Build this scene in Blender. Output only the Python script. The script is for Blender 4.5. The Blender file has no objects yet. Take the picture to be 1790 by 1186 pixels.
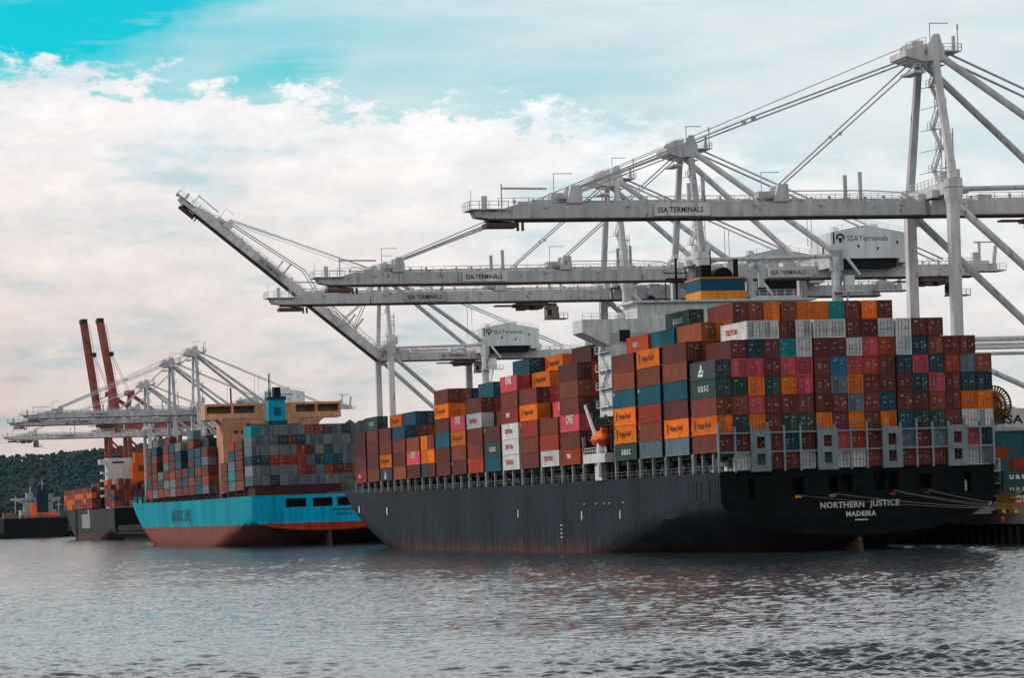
import bpy, math, random
import numpy as np
from mathutils import Matrix, Vector
random.seed(7)
R = math.radians
scene = bpy.context.scene
COL = scene.collection

# ------------------------------------------------------------------ helpers
def tag(o, label=None, cat=None, group=None, kind=None):
    if label: o['label'] = label
    if cat: o['category'] = cat
    if group: o['group'] = group
    if kind: o['kind'] = kind
    return o

def link(o, parent=None, mat=None):
    COL.objects.link(o)
    if parent is not None: o.parent = parent
    if mat is not None: o.matrix_local = mat
    return o

def empty(name, mat, label=None, cat=None, group=None):
    o = bpy.data.objects.new(name, None)
    link(o, None, mat)
    o.empty_display_size = 0.5
    return tag(o, label, cat, group)

class MB:
    def __init__(s): s.v = []; s.f = []; s.m = []; s.cur = 0
    def mesh(s, vs, fs):
        b = len(s.v); s.v += [tuple(v) for v in vs]
        for f in fs: s.f.append(tuple(b + i for i in f)); s.m.append(s.cur)
        return s
    def box(s, x0, x1, y0, y1, z0, z1):
        vs = [(x0,y0,z0),(x1,y0,z0),(x1,y1,z0),(x0,y1,z0),(x0,y0,z1),(x1,y0,z1),(x1,y1,z1),(x0,y1,z1)]
        return s.mesh(vs, [(0,3,2,1),(4,5,6,7),(0,1,5,4),(1,2,6,5),(2,3,7,6),(3,0,4,7)])
    def hexa(s, a, b):          # a, b: four points each (bottom ring, top ring)
        return s.mesh(list(a) + list(b), [(0,3,2,1),(4,5,6,7),(0,1,5,4),(1,2,6,5),(2,3,7,6),(3,0,4,7)])
    def beam(s, p, q, w, d, w2=None, d2=None):   # square bar from p to q
        p = Vector(p); q = Vector(q); ax = (q - p).normalized()
        ref = Vector((0,1,0)) if abs(ax.y) < .9 else Vector((1,0,0))
        a = ax.cross(ref).normalized(); b = ax.cross(a).normalized()
        w2 = w if w2 is None else w2; d2 = d if d2 is None else d2
        A = [p + a*(sx*w/2) + b*(sy*d/2) for sx, sy in ((-1,-1),(1,-1),(1,1),(-1,1))]
        B = [q + a*(sx*w2/2) + b*(sy*d2/2) for sx, sy in ((-1,-1),(1,-1),(1,1),(-1,1))]
        return s.hexa(A, B)
    def tube(s, p, q, r, n=8, r2=None):
        p = Vector(p); q = Vector(q); ax = (q - p).normalized()
        ref = Vector((0,0,1)) if abs(ax.z) < .9 else Vector((1,0,0))
        a = ax.cross(ref).normalized(); b = ax.cross(a).normalized()
        r2 = r if r2 is None else r2
        vs = []
        for c, rr in ((p, r), (q, r2)):
            for k in range(n):
                t = 2*math.pi*k/n; vs.append(c + a*(math.cos(t)*rr) + b*(math.sin(t)*rr))
        fs = [(k, (k+1) % n, n+(k+1) % n, n+k) for k in range(n)]
        fs += [tuple(range(n))[::-1], tuple(range(n, 2*n))]
        return s.mesh(vs, fs)
    def path(s, pts, r, n=6):
        for a, b in zip(pts[:-1], pts[1:]): s.tube(a, b, r, n)
        return s
    def prism(s, poly, y0, y1, axis='y'):      # polygon in (x,z) extruded along y (or (y,z) along x, (x,y) along z)
        n = len(poly)
        def P(a, b, c):
            return (a, c, b) if axis == 'y' else ((c, a, b) if axis == 'x' else (a, b, c))
        vs = [P(a, b, y0) for a, b in poly] + [P(a, b, y1) for a, b in poly]
        fs = [(k, (k+1) % n, n+(k+1) % n, n+k) for k in range(n)]
        fs += [tuple(range(n))[::-1], tuple(range(n, 2*n))]
        return s.mesh(vs, fs)
    def lathe(s, prof, c, axis='z', n=16):
        vs = []; c = Vector(c)
        for r, h in prof:
            for k in range(n):
                t = 2*math.pi*k/n; x, y = math.cos(t)*r, math.sin(t)*r
                vs.append(c + (Vector((x,y,h)) if axis == 'z' else Vector((x,h,y)) if axis == 'y' else Vector((h,x,y))))
        m = len(prof); fs = []
        for j in range(m-1):
            for k in range(n): fs.append((j*n+k, j*n+(k+1) % n, (j+1)*n+(k+1) % n, (j+1)*n+k))
        fs += [tuple(range(n))[::-1], tuple(range((m-1)*n, m*n))]
        return s.mesh(vs, fs)
    def rail(s, p, q, h=1.1, step=2.4, r=.045, rails=2):
        p = Vector(p); q = Vector(q); L = (q-p).length; n = max(1, int(L/step)); up = Vector((0,0,h))
        for k in range(n+1):
            c = p.lerp(q, k/n); s.beam(c, c+up, r*2, r*2)
        for j in range(rails):
            u = Vector((0,0,h*(1-.5*j))); s.beam(p+u, q+u, r*1.6, r*1.6)
        return s
    def data(s, name, mats, smooth=False):
        me = bpy.data.meshes.new(name); me.from_pydata(s.v, [], s.f)
        for m in (mats if isinstance(mats, (list, tuple)) else [mats]): me.materials.append(m)
        me.polygons.foreach_set('material_index', s.m)
        if smooth: me.polygons.foreach_set('use_smooth', [True]*len(s.f))
        me.update()
        import bmesh
        bm = bmesh.new(); bm.from_mesh(me); bmesh.ops.recalc_face_normals(bm, faces=bm.faces); bm.to_mesh(me); bm.free()
        return me
    def build(s, name, mats, parent=None, mat=None, smooth=False):
        o = bpy.data.objects.new(name, s.data(name, mats, smooth))
        return link(o, parent, mat)

# ------------------------------------------------------------------ materials
def newmat(name):
    m = bpy.data.materials.new(name); m.use_nodes = True
    nt = m.node_tree; return m, nt, nt.nodes['Principled BSDF']
def N(nt, t, **kw):
    n = nt.nodes.new(t)
    for k, v in kw.items(): setattr(n, k, v)
    return n
def ramp(nt, stops):
    r = N(nt, 'ShaderNodeValToRGB'); e = r.color_ramp.elements
    while len(e) < len(stops): e.new(.5)
    for i, (p, c) in enumerate(stops):
        e[i].position = p; e[i].color = c if len(c) == 4 else (*c, 1)
    return r
def mixc(nt, fac, a, b, mode='MIX'):
    m = N(nt, 'ShaderNodeMix', data_type='RGBA', blend_type=mode)
    for sock, v in ((m.inputs[0], fac), (m.inputs[6], a), (m.inputs[7], b)):
        if isinstance(v, bpy.types.NodeSocket): nt.links.new(v, sock)
        else: sock.default_value = v if isinstance(v, (int, float)) else ((*v, 1) if len(v) == 3 else v)
    return m.outputs[2]
def math_(nt, op, a, b=None, c=None, clamp=False):
    m = N(nt, 'ShaderNodeMath', operation=op); m.use_clamp = clamp
    for i, v in enumerate((a, b, c)):
        if v is None: continue
        if isinstance(v, bpy.types.NodeSocket): nt.links.new(v, m.inputs[i])
        else: m.inputs[i].default_value = v
    return m.outputs[0]
def noise(nt, vec, scale, detail=4, rough=.6, mapscale=None):
    if mapscale:
        mp = N(nt, 'ShaderNodeMapping'); nt.links.new(vec, mp.inputs[0]); mp.inputs['Scale'].default_value = mapscale; vec = mp.outputs[0]
    n = N(nt, 'ShaderNodeTexNoise'); n.inputs['Scale'].default_value = scale; n.inputs['Detail'].default_value = detail
    n.inputs['Roughness'].default_value = rough; nt.links.new(vec, n.inputs['Vector']); return n.outputs[0]

def paint(name, c, rough=.55, wear=.35, rust=.0, scale=.25, streak=True, metal=0.0):
    m, nt, b = newmat(name)
    tc = N(nt, 'ShaderNodeTexCoord').outputs['Object']; oi = N(nt, 'ShaderNodeObjectInfo')
    off = N(nt, 'ShaderNodeVectorMath', operation='ADD'); nt.links.new(tc, off.inputs[0])
    mul = math_(nt, 'MULTIPLY', oi.outputs['Random'], 70.0)
    cx = N(nt, 'ShaderNodeCombineXYZ'); nt.links.new(mul, cx.inputs[0]); nt.links.new(mul, cx.inputs[1]); nt.links.new(cx.outputs[0], off.inputs[1])
    v = off.outputs[0]
    n1 = noise(nt, v, scale, 5, .65)
    n2 = noise(nt, v, scale*6, 4, .6, (1, 1, .15) if streak else None)
    dark = tuple(x*(1-wear) for x in c); light = tuple(min(1, x*(1+wear*.7)+.01*wear) for x in c)
    r = ramp(nt, [(.3, dark), (.7, light)]); nt.links.new(n1, r.inputs[0])
    r2 = ramp(nt, [(.35, (.72,.72,.72)), (.62, (1.08,1.08,1.08))]); nt.links.new(n2, r2.inputs[0])
    col = mixc(nt, .8, r.outputs[0], r2.outputs[0], 'MULTIPLY')
    hv = mixc(nt, 1.0, col, (1,1,1), 'MULTIPLY')
    rnd = ramp(nt, [(0, (.66,.68,.72)), (.35, (.88,.9,.9)), (.65, (1.08,1.06,1.04)), (1, (1.36,1.28,1.24))]); nt.links.new(oi.outputs['Random'], rnd.inputs[0])
    col = mixc(nt, .9, hv, rnd.outputs[0], 'MULTIPLY')
    if rust > 0:
        n3 = noise(nt, v, scale*9, 6, .7, (1, 1, .3)); rr = ramp(nt, [(.62-rust*.2, (0,0,0)), (.72-rust*.15, (1,1,1))]); nt.links.new(n3, rr.inputs[0])
        col = mixc(nt, rr.outputs[0], col, (.11, .04, .02))
    nt.links.new(col, b.inputs['Base Color'])
    b.inputs['Roughness'].default_value = rough; b.inputs['Metallic'].default_value = metal
    b.inputs['Specular IOR Level'].default_value = .14
    return m

PAL = {
 'm': ((.160,.036,.028), 'dark maroon'), 'n': ((.105,.028,.026), 'wine brown'), 'b': ((.25,.063,.028), 'russet brown'),
 'r': ((.38,.048,.018), 'rusty red'), 'o': ((.80,.165,.003), 'bright orange'), 'p': ((.60,.080,.105), 'pink'),
 'g': ((.024,.072,.062), 'dark green'), 't': ((.0,.085,.130), 'teal blue'), 'c': ((.0,.30,.32), 'turquoise'),
 'w': ((.60,.61,.62), 'pale grey'), 's': ((.13,.19,.22), 'slate blue'), 'k': ((.045,.058,.072), 'charcoal'),
 'd': ((.008,.050,.085), 'navy blue'), 'u': ((.0,.15,.27), 'bright blue'), 'e': ((.20,.22,.23), 'mid grey'),
}
CM = {k: paint('container_paint_' + v[1].replace(' ', '_'), v[0], .6, .22, .12, .35) for k, v in PAL.items()}
M_crane = paint('crane_paint', (.62,.62,.63), .5, .16, .16, .12)
M_crane_lt = paint('crane_house_paint', (.74,.77,.78), .5, .08, .03, .08)
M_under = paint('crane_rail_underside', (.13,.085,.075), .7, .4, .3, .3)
M_dark = paint('dark_machinery', (.035,.037,.04), .6, .4, .1, .5)
M_cable = paint('steel_rope', (.12,.12,.125), .6, .1, 0, .5)
M_black = paint('black_steel', (.008,.009,.011), .6, .3, 0, .5)
M_steel = paint('galvanised_post', (.27,.28,.28), .6, .3, .2, .6)
M_frame = paint('lashing_frame_paint', (.22,.265,.295), .55, .18, .12, .3)
M_coam = paint('hatch_coaming_paint', (.045,.055,.062), .7, .5, .2, .4)
M_white = paint('ship_white_paint', (.62,.66,.67), .5, .1, .05, .2)
M_tan = paint('ship_tan_paint', (.72,.35,.19), .55, .25, .15, .25)
M_letw = paint('white_lettering', (.68,.68,.66), .6, .12, .0, 1)
M_letd = paint('dark_lettering', (.03,.032,.04), .6, .1, 0, 1)
M_letr = paint('red_lettering', (.42,.06,.05), .6, .1, 0, 1)
M_letg = paint('green_lettering', (.01,.09,.075), .6, .1, 0, 1)
M_letb = paint('brown_lettering', (.16,.045,.02), .6, .1, 0, 1)
M_bar = paint('door_bar_steel', (.17,.13,.12), .5, .3, .1, 1)
M_stick = paint('door_placard', (.36,.34,.33), .5, .1, 0, 1)
M_sticko = paint('door_hazard_placard', (.50,.15,.02), .5, .1, 0, 1)
M_glass, nt, b = newmat('dark_window_glass'); b.inputs['Base Color'].default_value = (.012,.016,.02,1); b.inputs['Roughness'].default_value = .12
M_orange = paint('rescue_orange', (.80,.13,.02), .45, .12, 0, .6)
M_yellow = paint('safety_yellow', (.72,.33,.04), .5, .3, .15, 1)
M_funnelblue = paint('funnel_blue', (.0,.085,.15), .5, .15, 0, .3)
M_funnelorange = paint('funnel_orange', (.75,.27,.03), .5, .15, 0, .3)
M_cyan = paint('funnel_cyan', (.0,.30,.42), .5, .08, 0, .3)
M_redcrane = paint('red_crane_paint', (.36,.095,.07), .6, .4, .2, .25)
M_conc = paint('concrete', (.30,.28,.27), .85, .35, .1, .3)
M_pile = paint('wet_timber_pile', (.018,.017,.018), .8, .5, 0, .8)
M_rope = paint('mooring_rope', (.22,.18,.15), .8, .2, 0, 1)
M_logo = paint('pale_logo_panel', (.36,.36,.34), .7, .2, .1, .4)
M_asphalt = paint('yard_asphalt', (.06,.06,.062), .9, .3, 0, .05)

def hull_mat(name, c, band=None, bandz=0, rust_h=3.0, rough=.5):
    m, nt, b = newmat(name)
    g = N(nt, 'ShaderNodeTexCoord').outputs['Object']
    sep = N(nt, 'ShaderNodeSeparateXYZ'); nt.links.new(g, sep.inputs[0]); z = sep.outputs[2]
    n1 = noise(nt, g, .05, 5, .6, (1, 1, .35)); n2 = noise(nt, g, .9, 5, .65, (1, 1, .09)); n3 = noise(nt, g, .35, 6, .7, (1,1,.5))
    r = ramp(nt, [(.3, tuple(x*.72 for x in c)), (.7, tuple(x*1.35 for x in c))]); nt.links.new(n1, r.inputs[0])
    r2 = ramp(nt, [(.34, (.62,.61,.61)), (.5, (.95,.95,.95)), (.66, (1.18,1.18,1.2))]); nt.links.new(n2, r2.inputs[0])
    col = mixc(nt, .8, r.outputs[0], r2.outputs[0], 'MULTIPLY')
    # welded plate seams
    br = N(nt, 'ShaderNodeTexBrick'); mp = N(nt, 'ShaderNodeMapping'); mp.inputs['Rotation'].default_value = (math.pi/2, 0, math.pi/2)
    nt.links.new(g, mp.inputs[0]); nt.links.new(mp.outputs[0], br.inputs['Vector'])
    br.inputs['Color1'].default_value = (1,1,1,1); br.inputs['Color2'].default_value = (.74,.76,.78,1); br.inputs['Mortar'].default_value = (.5,.5,.5,1)
    br.inputs['Scale'].default_value = 1; br.inputs['Brick Width'].default_value = 9; br.inputs['Row Height'].default_value = 2.6; br.inputs['Mortar Size'].default_value = .06
    col = mixc(nt, .55, col, br.outputs[0], 'MULTIPLY')
    if band:
        edge = math_(nt, 'LESS_THAN', z, bandz)
        rb = ramp(nt, [(.3, tuple(x*.7 for x in band)), (.7, tuple(x*1.25 for x in band))]); nt.links.new(n3, rb.inputs[0])
        col = mixc(nt, edge, col, mixc(nt, .7, rb.outputs[0], r2.outputs[0], 'MULTIPLY'))
    # rust and growth that creep up from the waterline, broken by noise
    hh = math_(nt, 'DIVIDE', z, rust_h)
    k = math_(nt, 'SUBTRACT', math_(nt, 'MULTIPLY', math_(nt, 'ADD', math_(nt, 'MULTIPLY', math_(nt, 'SUBTRACT', n2, .5), 2.4), math_(nt, 'MULTIPLY', n3, .9)), 2.1), hh)
    k = math_(nt, 'MULTIPLY', math_(nt, 'SUBTRACT', k, .2), 1.8, clamp=True)
    rc = ramp(nt, [(.35, (.045,.028,.026)), (.6, (.145,.05,.038))]); nt.links.new(n3, rc.inputs[0])
    col = mixc(nt, math_(nt, 'MULTIPLY', k, .75), col, rc.outputs[0])
    nt.links.new(col, b.inputs['Base Color']); b.inputs['Roughness'].default_value = rough+.15; b.inputs['Specular IOR Level'].default_value = .05
    bp = N(nt, 'ShaderNodeBump'); bp.inputs['Strength'].default_value = .5; bp.inputs['Distance'].default_value = .4
    nt.links.new(noise(nt, g, .4, 4, .6, (1,1,.7)), bp.inputs['Height']); nt.links.new(bp.outputs[0], b.inputs['Normal'])
    return m

# ------------------------------------------------------------------ frames
HCAM = 7.306
QA = R(14.434)
S = Matrix.Translation((29.504, 452.54, 0)) @ Matrix.Rotation(QA, 4, 'Z')   # quay frame: x across the quay, y along it, z height above water
def at(i, t, h): return S @ Matrix.Translation((i, t, h))

# ------------------------------------------------------------------ camera
cam = bpy.data.objects.new('camera', bpy.data.cameras.new('camera')); COL.objects.link(cam)
cam.location = (0, 0, HCAM)
cam.rotation_euler = (Matrix.Rotation(R(90), 4, 'X') @ Matrix.Rotation(-R(1.9286), 4, 'Z')).to_euler()
cam.data.sensor_width = 36; cam.data.lens = 36*5448/1790
cam.data.shift_x = -302.4*math.sin(R(1.9286))/1790; cam.data.shift_y = 302.4*math.cos(R(1.9286))/1790
cam.data.clip_start = 1; cam.data.clip_end = 30000
scene.camera = cam

# ------------------------------------------------------------------ sky and light
SUN_EL, SUN_AZ = 34, 287      # azimuth clockwise from +Y (view direction)
sd = Vector((math.sin(R(SUN_AZ))*math.cos(R(SUN_EL)), math.cos(R(SUN_AZ))*math.cos(R(SUN_EL)), math.sin(R(SUN_EL))))
sun = bpy.data.objects.new('sun', bpy.data.lights.new('sun', 'SUN')); COL.objects.link(sun)
sun.data.energy = 2.0; sun.data.angle = R(7); sun.data.color = (1, .94, .88)
sun.rotation_euler = sd.to_track_quat('Z', 'Y').to_euler()
w = bpy.data.worlds.new('World'); scene.world = w; w.use_nodes = True
nt = w.node_tree; bg = nt.nodes['Background']; bg.inputs[1].default_value = 1.0
sky = N(nt, 'ShaderNodeTexSky', sky_type='NISHITA'); sky.sun_disc = False; sky.sun_elevation = R(SUN_EL); sky.sun_rotation = R(SUN_AZ)
sky.air_density = 1.2; sky.dust_density = .6; sky.ozone_density = 1.5
d = N(nt, 'ShaderNodeTexCoord').outputs['Generated']
sp = N(nt, 'ShaderNodeSeparateXYZ'); nt.links.new(d, sp.inputs[0]); X_, Z_ = sp.outputs[0], sp.outputs[2]
blue = mixc(nt, 1.0, mixc(nt, 1.0, sky.outputs[0], (.1,.1,.1), 'MULTIPLY'), (.0,1.14,1.18), 'MULTIPLY')
def mapped(sx, sz, off=(0,0,0)):
    mp = N(nt, 'ShaderNodeMapping'); nt.links.new(d, mp.inputs[0]); mp.inputs['Scale'].default_value = (sx, sx, sz); mp.inputs['Location'].default_value = off; return mp.outputs[0]
big = noise(nt, mapped(9, 26, (3.1,0,1.7)), 1, 6, .62)
puff = noise(nt, mapped(26, 60, (1.3,2,.4)), 1, 8, .62)
wisp = noise(nt, mapped(7, 60, (7.3,0,3)), 1, 5, .6)
# cloud bank with a ragged bright top, clear blue to the upper left, a thin veil elsewhere
puff2 = noise(nt, mapped(55, 110, (4.3,1,.9)), 1, 9, .66)
edge = math_(nt, 'SUBTRACT', math_(nt, 'SUBTRACT', .1275, math_(nt, 'MULTIPLY', X_, .13)), Z_)
bank = math_(nt, 'ADD', math_(nt, 'MULTIPLY', edge, 70), math_(nt, 'MULTIPLY', math_(nt, 'SUBTRACT', puff2, .5), 4.2))
bank = math_(nt, 'ADD', bank, math_(nt, 'MULTIPLY', math_(nt, 'SUBTRACT', puff, .5), 2.5))
soften = math_(nt, 'ADD', 2.6, math_(nt, 'MULTIPLY', math_(nt, 'MAXIMUM', X_, 0.0), -26))
bank = math_(nt, 'MULTIPLY', bank, math_(nt, 'MAXIMUM', soften, .5), clamp=True)
d1 = math_(nt, 'ADD', math_(nt, 'MULTIPLY', math_(nt, 'SUBTRACT', Z_, .142), 110), math_(nt, 'MULTIPLY', math_(nt, 'SUBTRACT', wisp, .5), 5))
d2 = math_(nt, 'ADD', math_(nt, 'MULTIPLY', math_(nt, 'SUBTRACT', math_(nt, 'MULTIPLY', X_, -1), .094), 55), math_(nt, 'MULTIPLY', math_(nt, 'SUBTRACT', Z_, .155), 120))
d2 = math_(nt, 'ADD', d2, math_(nt, 'ADD', math_(nt, 'MULTIPLY', math_(nt, 'SUBTRACT', big, .5), 4.5), math_(nt, 'MULTIPLY', math_(nt, 'SUBTRACT', puff, .5), 3)))
ex = math_(nt, 'MULTIPLY', math_(nt, 'ADD', X_, .070), 55); ez = math_(nt, 'MULTIPLY', math_(nt, 'SUBTRACT', math_(nt, 'SUBTRACT', Z_, .1505), math_(nt, 'MULTIPLY', X_, .12)), 190)
ell = math_(nt, 'SUBTRACT', 1.9, math_(nt, 'ADD', math_(nt, 'MULTIPLY', ex, ex), math_(nt, 'MULTIPLY', ez, ez)))
ell = math_(nt, 'ADD', ell, math_(nt, 'MULTIPLY', math_(nt, 'SUBTRACT', puff, .5), 3))
clear = math_(nt, 'MAXIMUM', math_(nt, 'MULTIPLY', math_(nt, 'MINIMUM', d1, d2), .8, clamp=True), math_(nt, 'MULTIPLY', ell, .33, clamp=True))
streak = ramp(nt, [(.50, (1,1,1)), (.66, (.35,.35,.35))]); nt.links.new(noise(nt, mapped(16, 150, (1,4,2)), 1, 7, .65), streak.inputs[0])
clear = math_(nt, 'MULTIPLY', clear, streak.outputs[0])
base = math_(nt, 'ADD', .70, math_(nt, 'MULTIPLY', X_, 3.4))
base = math_(nt, 'ADD', base, math_(nt, 'MULTIPLY', math_(nt, 'SUBTRACT', wisp, .5), .9))
base = math_(nt, 'ADD', base, math_(nt, 'MULTIPLY', math_(nt, 'SUBTRACT', big, .5), .8))
base = math_(nt, 'MINIMUM', math_(nt, 'MAXIMUM', base, .35), .93)
veil = math_(nt, 'MULTIPLY', base, math_(nt, 'SUBTRACT', 1, math_(nt, 'MULTIPLY', clear, .97)))
low = math_(nt, 'MULTIPLY', Z_, 6.2, clamp=True)
cl_shade = ramp(nt, [(.0, (.76,.71,.685)), (.3, (.82,.79,.775)), (.62, (.93,.925,.92)), (.8, (.99,.99,1.0)), (1, (.88,.94,.96))]); nt.links.new(low, cl_shade.inputs[0])
soft = noise(nt, mapped(14, 62, (2,5,9)), 1, 7, .62)
sr = ramp(nt, [(.33, (.52,.78,.86)), (.46, (.94,.955,.96)), (.62, (1.08,1.04,1.02))]); nt.links.new(soft, sr.inputs[0])
cloudcol = mixc(nt, .75, cl_shade.outputs[0], sr.outputs[0], 'MULTIPLY')
pr = ramp(nt, [(.40, (.86,.875,.90)), (.66, (1.10,1.10,1.10))]); nt.links.new(puff2, pr.inputs[0])
cloudcol = mixc(nt, .6, cloudcol, pr.outputs[0], 'MULTIPLY')
xr = ramp(nt, [(0, (.93,.82,.78)), (.3, (.98,.925,.90)), (.55, (1,.995,.99)), (1, (.97,1.0,1.01))]); nt.links.new(math_(nt, 'ADD', math_(nt, 'MULTIPLY', X_, 3), .5), xr.inputs[0])
cloudcol = mixc(nt, math_(nt, 'SUBTRACT', 1.2, math_(nt, 'MULTIPLY', Z_, 6.5), None, True), cloudcol, xr.outputs[0], 'MULTIPLY')
vc = ramp(nt, [(.38, (.70,.79,.83)), (.60, (.84,.87,.885))]); nt.links.new(soft, vc.inputs[0]); colr = mixc(nt, veil, blue, vc.outputs[0]); colr = mixc(nt, bank, colr, cloudcol)
# unseen upper sky shaped for water and fill: added bright band, then dark zenith
hi = math_(nt, 'MULTIPLY', math_(nt, 'SUBTRACT', Z_, .1695), 90, clamp=True)
colr = mixc(nt, hi, colr, (1.0,1.02,1.05))
hz = math_(nt, 'MULTIPLY', math_(nt, 'SUBTRACT', Z_, .36), 3.0, clamp=True)
colr = mixc(nt, hz, colr, (.22,.245,.27))
nt.links.new(colr, bg.inputs[0])

# ------------------------------------------------------------------ water
def make_water():
    rng = np.random.RandomState(3)
    ys = [100.0]
    while ys[-1] < 9000: ys.append(ys[-1] + max(.10, ys[-1]**2/120000))
    ys = np.array(ys); nc = 620
    ax = np.linspace(-.215, .215, nc)
    Y = np.repeat(ys[:, None], nc, 1); X = Y*ax[None, :]
    Zv = np.zeros_like(X)
    amp_map = .55 + .22*np.sin(X*.021+Y*.034+1.0+1.5*np.sin(X*.05))*np.sin(Y*.052-X*.013+.5)
    amp_map += 1.5*np.exp(-((X-14)/13)**2-((Y-143)/17)**2) + .75*np.exp(-((X+22)/14)**2-((Y-150)/16)**2) + .3*np.exp(-((X-35)/40)**2-((Y-300)/60)**2)
    # ruffled patch toward the lower right and lower left, calmer between
    for lam, a, n in ((6, .022, 12), (2.8, .022, 18), (1.3, .024, 26), (.75, .019, 26), (.42, .008, 20)):
        for k in range(n):
            th = rng.normal(1.45, .6 if lam > 2 else .5); L = lam*rng.uniform(.7, 1.4); ph = rng.uniform(0, 6.28)
            kx, ky = math.cos(th)*6.283/L, math.sin(th)*6.283/L
            Zv += a/math.sqrt(n)*1.4*np.sin(kx*X + ky*Y + ph)
    Zv = np.sign(Zv)*np.abs(Zv)**1.1
    fade = np.interp(Y, [100,150,230,450,700,1500], [1.0,1.05,1.5,1.95,1.6,1.0])
    Zv *= amp_map*fade*1.25
    verts = np.stack([X, Y, Zv], -1).reshape(-1, 3)
    nr = len(ys); idx = np.arange(nr*nc).reshape(nr, nc)
    q = np.stack([idx[:-1,:-1], idx[:-1,1:], idx[1:,1:], idx[1:,:-1]], -1).reshape(-1, 4)
    me = bpy.data.meshes.new('water'); me.vertices.add(len(verts)); me.vertices.foreach_set('co', verts.ravel())
    me.loops.add(q.size); me.loops.foreach_set('vertex_index', q.ravel().astype(np.int32))
    me.polygons.add(len(q)); me.polygons.foreach_set('loop_start', np.arange(0, q.size, 4, dtype=np.int32)); me.polygons.foreach_set('loop_total', np.full(len(q), 4, dtype=np.int32))
    me.polygons.foreach_set('use_smooth', np.ones(len(q), bool)); me.update()
    m, nt, b = newmat('harbour_water')
    b.inputs['Base Color'].default_value = (.026,.040,.047,1); b.inputs['Roughness'].default_value = .15; b.inputs['IOR'].default_value = 1.45
    g = N(nt, 'ShaderNodeNewGeometry').outputs['Position']
    h = math_(nt, 'ADD', noise(nt, g, 1.6, 3, .6, (1, .5, 1)), math_(nt, 'MULTIPLY', noise(nt, g, .35, 2, .5, (.6, 1, 1)), 1.2))
    bp = N(nt, 'ShaderNodeBump'); bp.inputs['Strength'].default_value = .2; bp.inputs['Distance'].default_value = .1
    nt.links.new(h, bp.inputs['Height']); nt.links.new(bp.outputs[0], b.inputs['Normal'])
    sy = N(nt, 'ShaderNodeSeparateXYZ'); nt.links.new(g, sy.inputs[0]); mr = N(nt, 'ShaderNodeMapRange')
    nt.links.new(sy.outputs[1], mr.inputs[0]); mr.inputs[1].default_value = 170; mr.inputs[2].default_value = 330; mr.inputs[3].default_value = .07; mr.inputs[4].default_value = .13
    nt.links.new(mr.outputs[0], b.inputs['Roughness'])
    me.materials.append(m)
    o = bpy.data.objects.new('water', me); COL.objects.link(o); tag(o, kind='structure')
    s = MB().mesh([(-4900,-700,-.6),(4900,-700,-.6),(4900,9100,-.6),(-4900,9100,-.6)], [(0,1,2,3)]).build('water', m)
    tag(s, kind='structure')
make_water()

# ------------------------------------------------------------------ text
TXT = {}
def text_mesh(name, s, size, mat, depth=.03, sx=1.0, bold=0.0, spacing=1.0, align='LEFT'):
    cu = bpy.data.curves.new(name, 'FONT'); cu.body = s; cu.size = size; cu.extrude = depth; cu.align_x = align
    cu.offset = bold; cu.space_character = spacing; cu.resolution_u = 2
    o = bpy.data.objects.new(name, cu); COL.objects.link(o)
    dg = bpy.context.evaluated_depsgraph_get(); me = bpy.data.meshes.new_from_object(o.evaluated_get(dg))
    bpy.data.objects.remove(o); bpy.data.curves.remove(cu)
    me.name = name; me.materials.clear(); me.materials.append(mat)
    if sx != 1:
        for v in me.vertices: v.co.x *= sx
    return me
def text_obj(me, parent, m, name='lettering'):
    o = bpy.data.objects.new(name, me); return link(o, parent, m)
RX = Matrix.Rotation(R(90), 4, 'X')                 # text upright, reads along +x, faces -y
RSIDE = Matrix.Rotation(R(-90), 4, 'Z') @ RX        # reads along -y, faces -x
def T(x, y, z): return Matrix.Translation((x, y, z))

# ------------------------------------------------------------------ containers
def container_body(L, h, W=2.42):
    m = MB(); g = .14
    for x in (0, W-g):
        for y in (0, L-g): m.box(x, x+g, y, y+g, 0, h)
    for x in (0, W-g+.02):
        m.box(x, x+g-.02, g, L-g, 0, .16); m.box(x, x+g-.02, g, L-g, h-.11, h)
    for y in (0.003, L-g+.02):
        m.box(g, W-g, y, y+g-.023, 0, .15); m.box(g, W-g, y, y+g-.023, h-.12, h)
    n = int((L-2*g)/.55)                                 # corrugated side walls
    for xs, sg in ((.02, 1), (W-.02, -1)):
        vs = []; y0, y1 = g, L-g
        for k in range(n*4+1):
            y = y0+(y1-y0)*k/(n*4); dx = .0 if (k % 4) in (1, 2) else .045
            vs += [(xs+sg*dx, y, .16), (xs+sg*dx, y, h-.11)]
        m.mesh(vs, [(2*k, 2*k+2, 2*k+3, 2*k+1) for k in range(n*4)])
    m.box(.06, W-.06, L-.09, L-.05, .15, h-.12)          # front wall
    m.mesh([(.05,.05,h-.03),(W-.05,.05,h-.03),(W-.05,L-.05,h-.03),(.05,L-.05,h-.03)], [(0,1,2,3)])
    m.mesh([(.05,.05,.08),(.05,L-.05,.08),(W-.05,L-.05,.08),(W-.05,.05,.08)], [(0,1,2,3)])
    for x in (0, W-.18):                                 # corner castings
        for y in (-.004, L-.176):
            for z in (0-.003, h-.121): m.box(x-.004, x+.184, y, y+.18, z, z+.124)
    return m.data('shipping_container', CM['m'])
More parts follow.
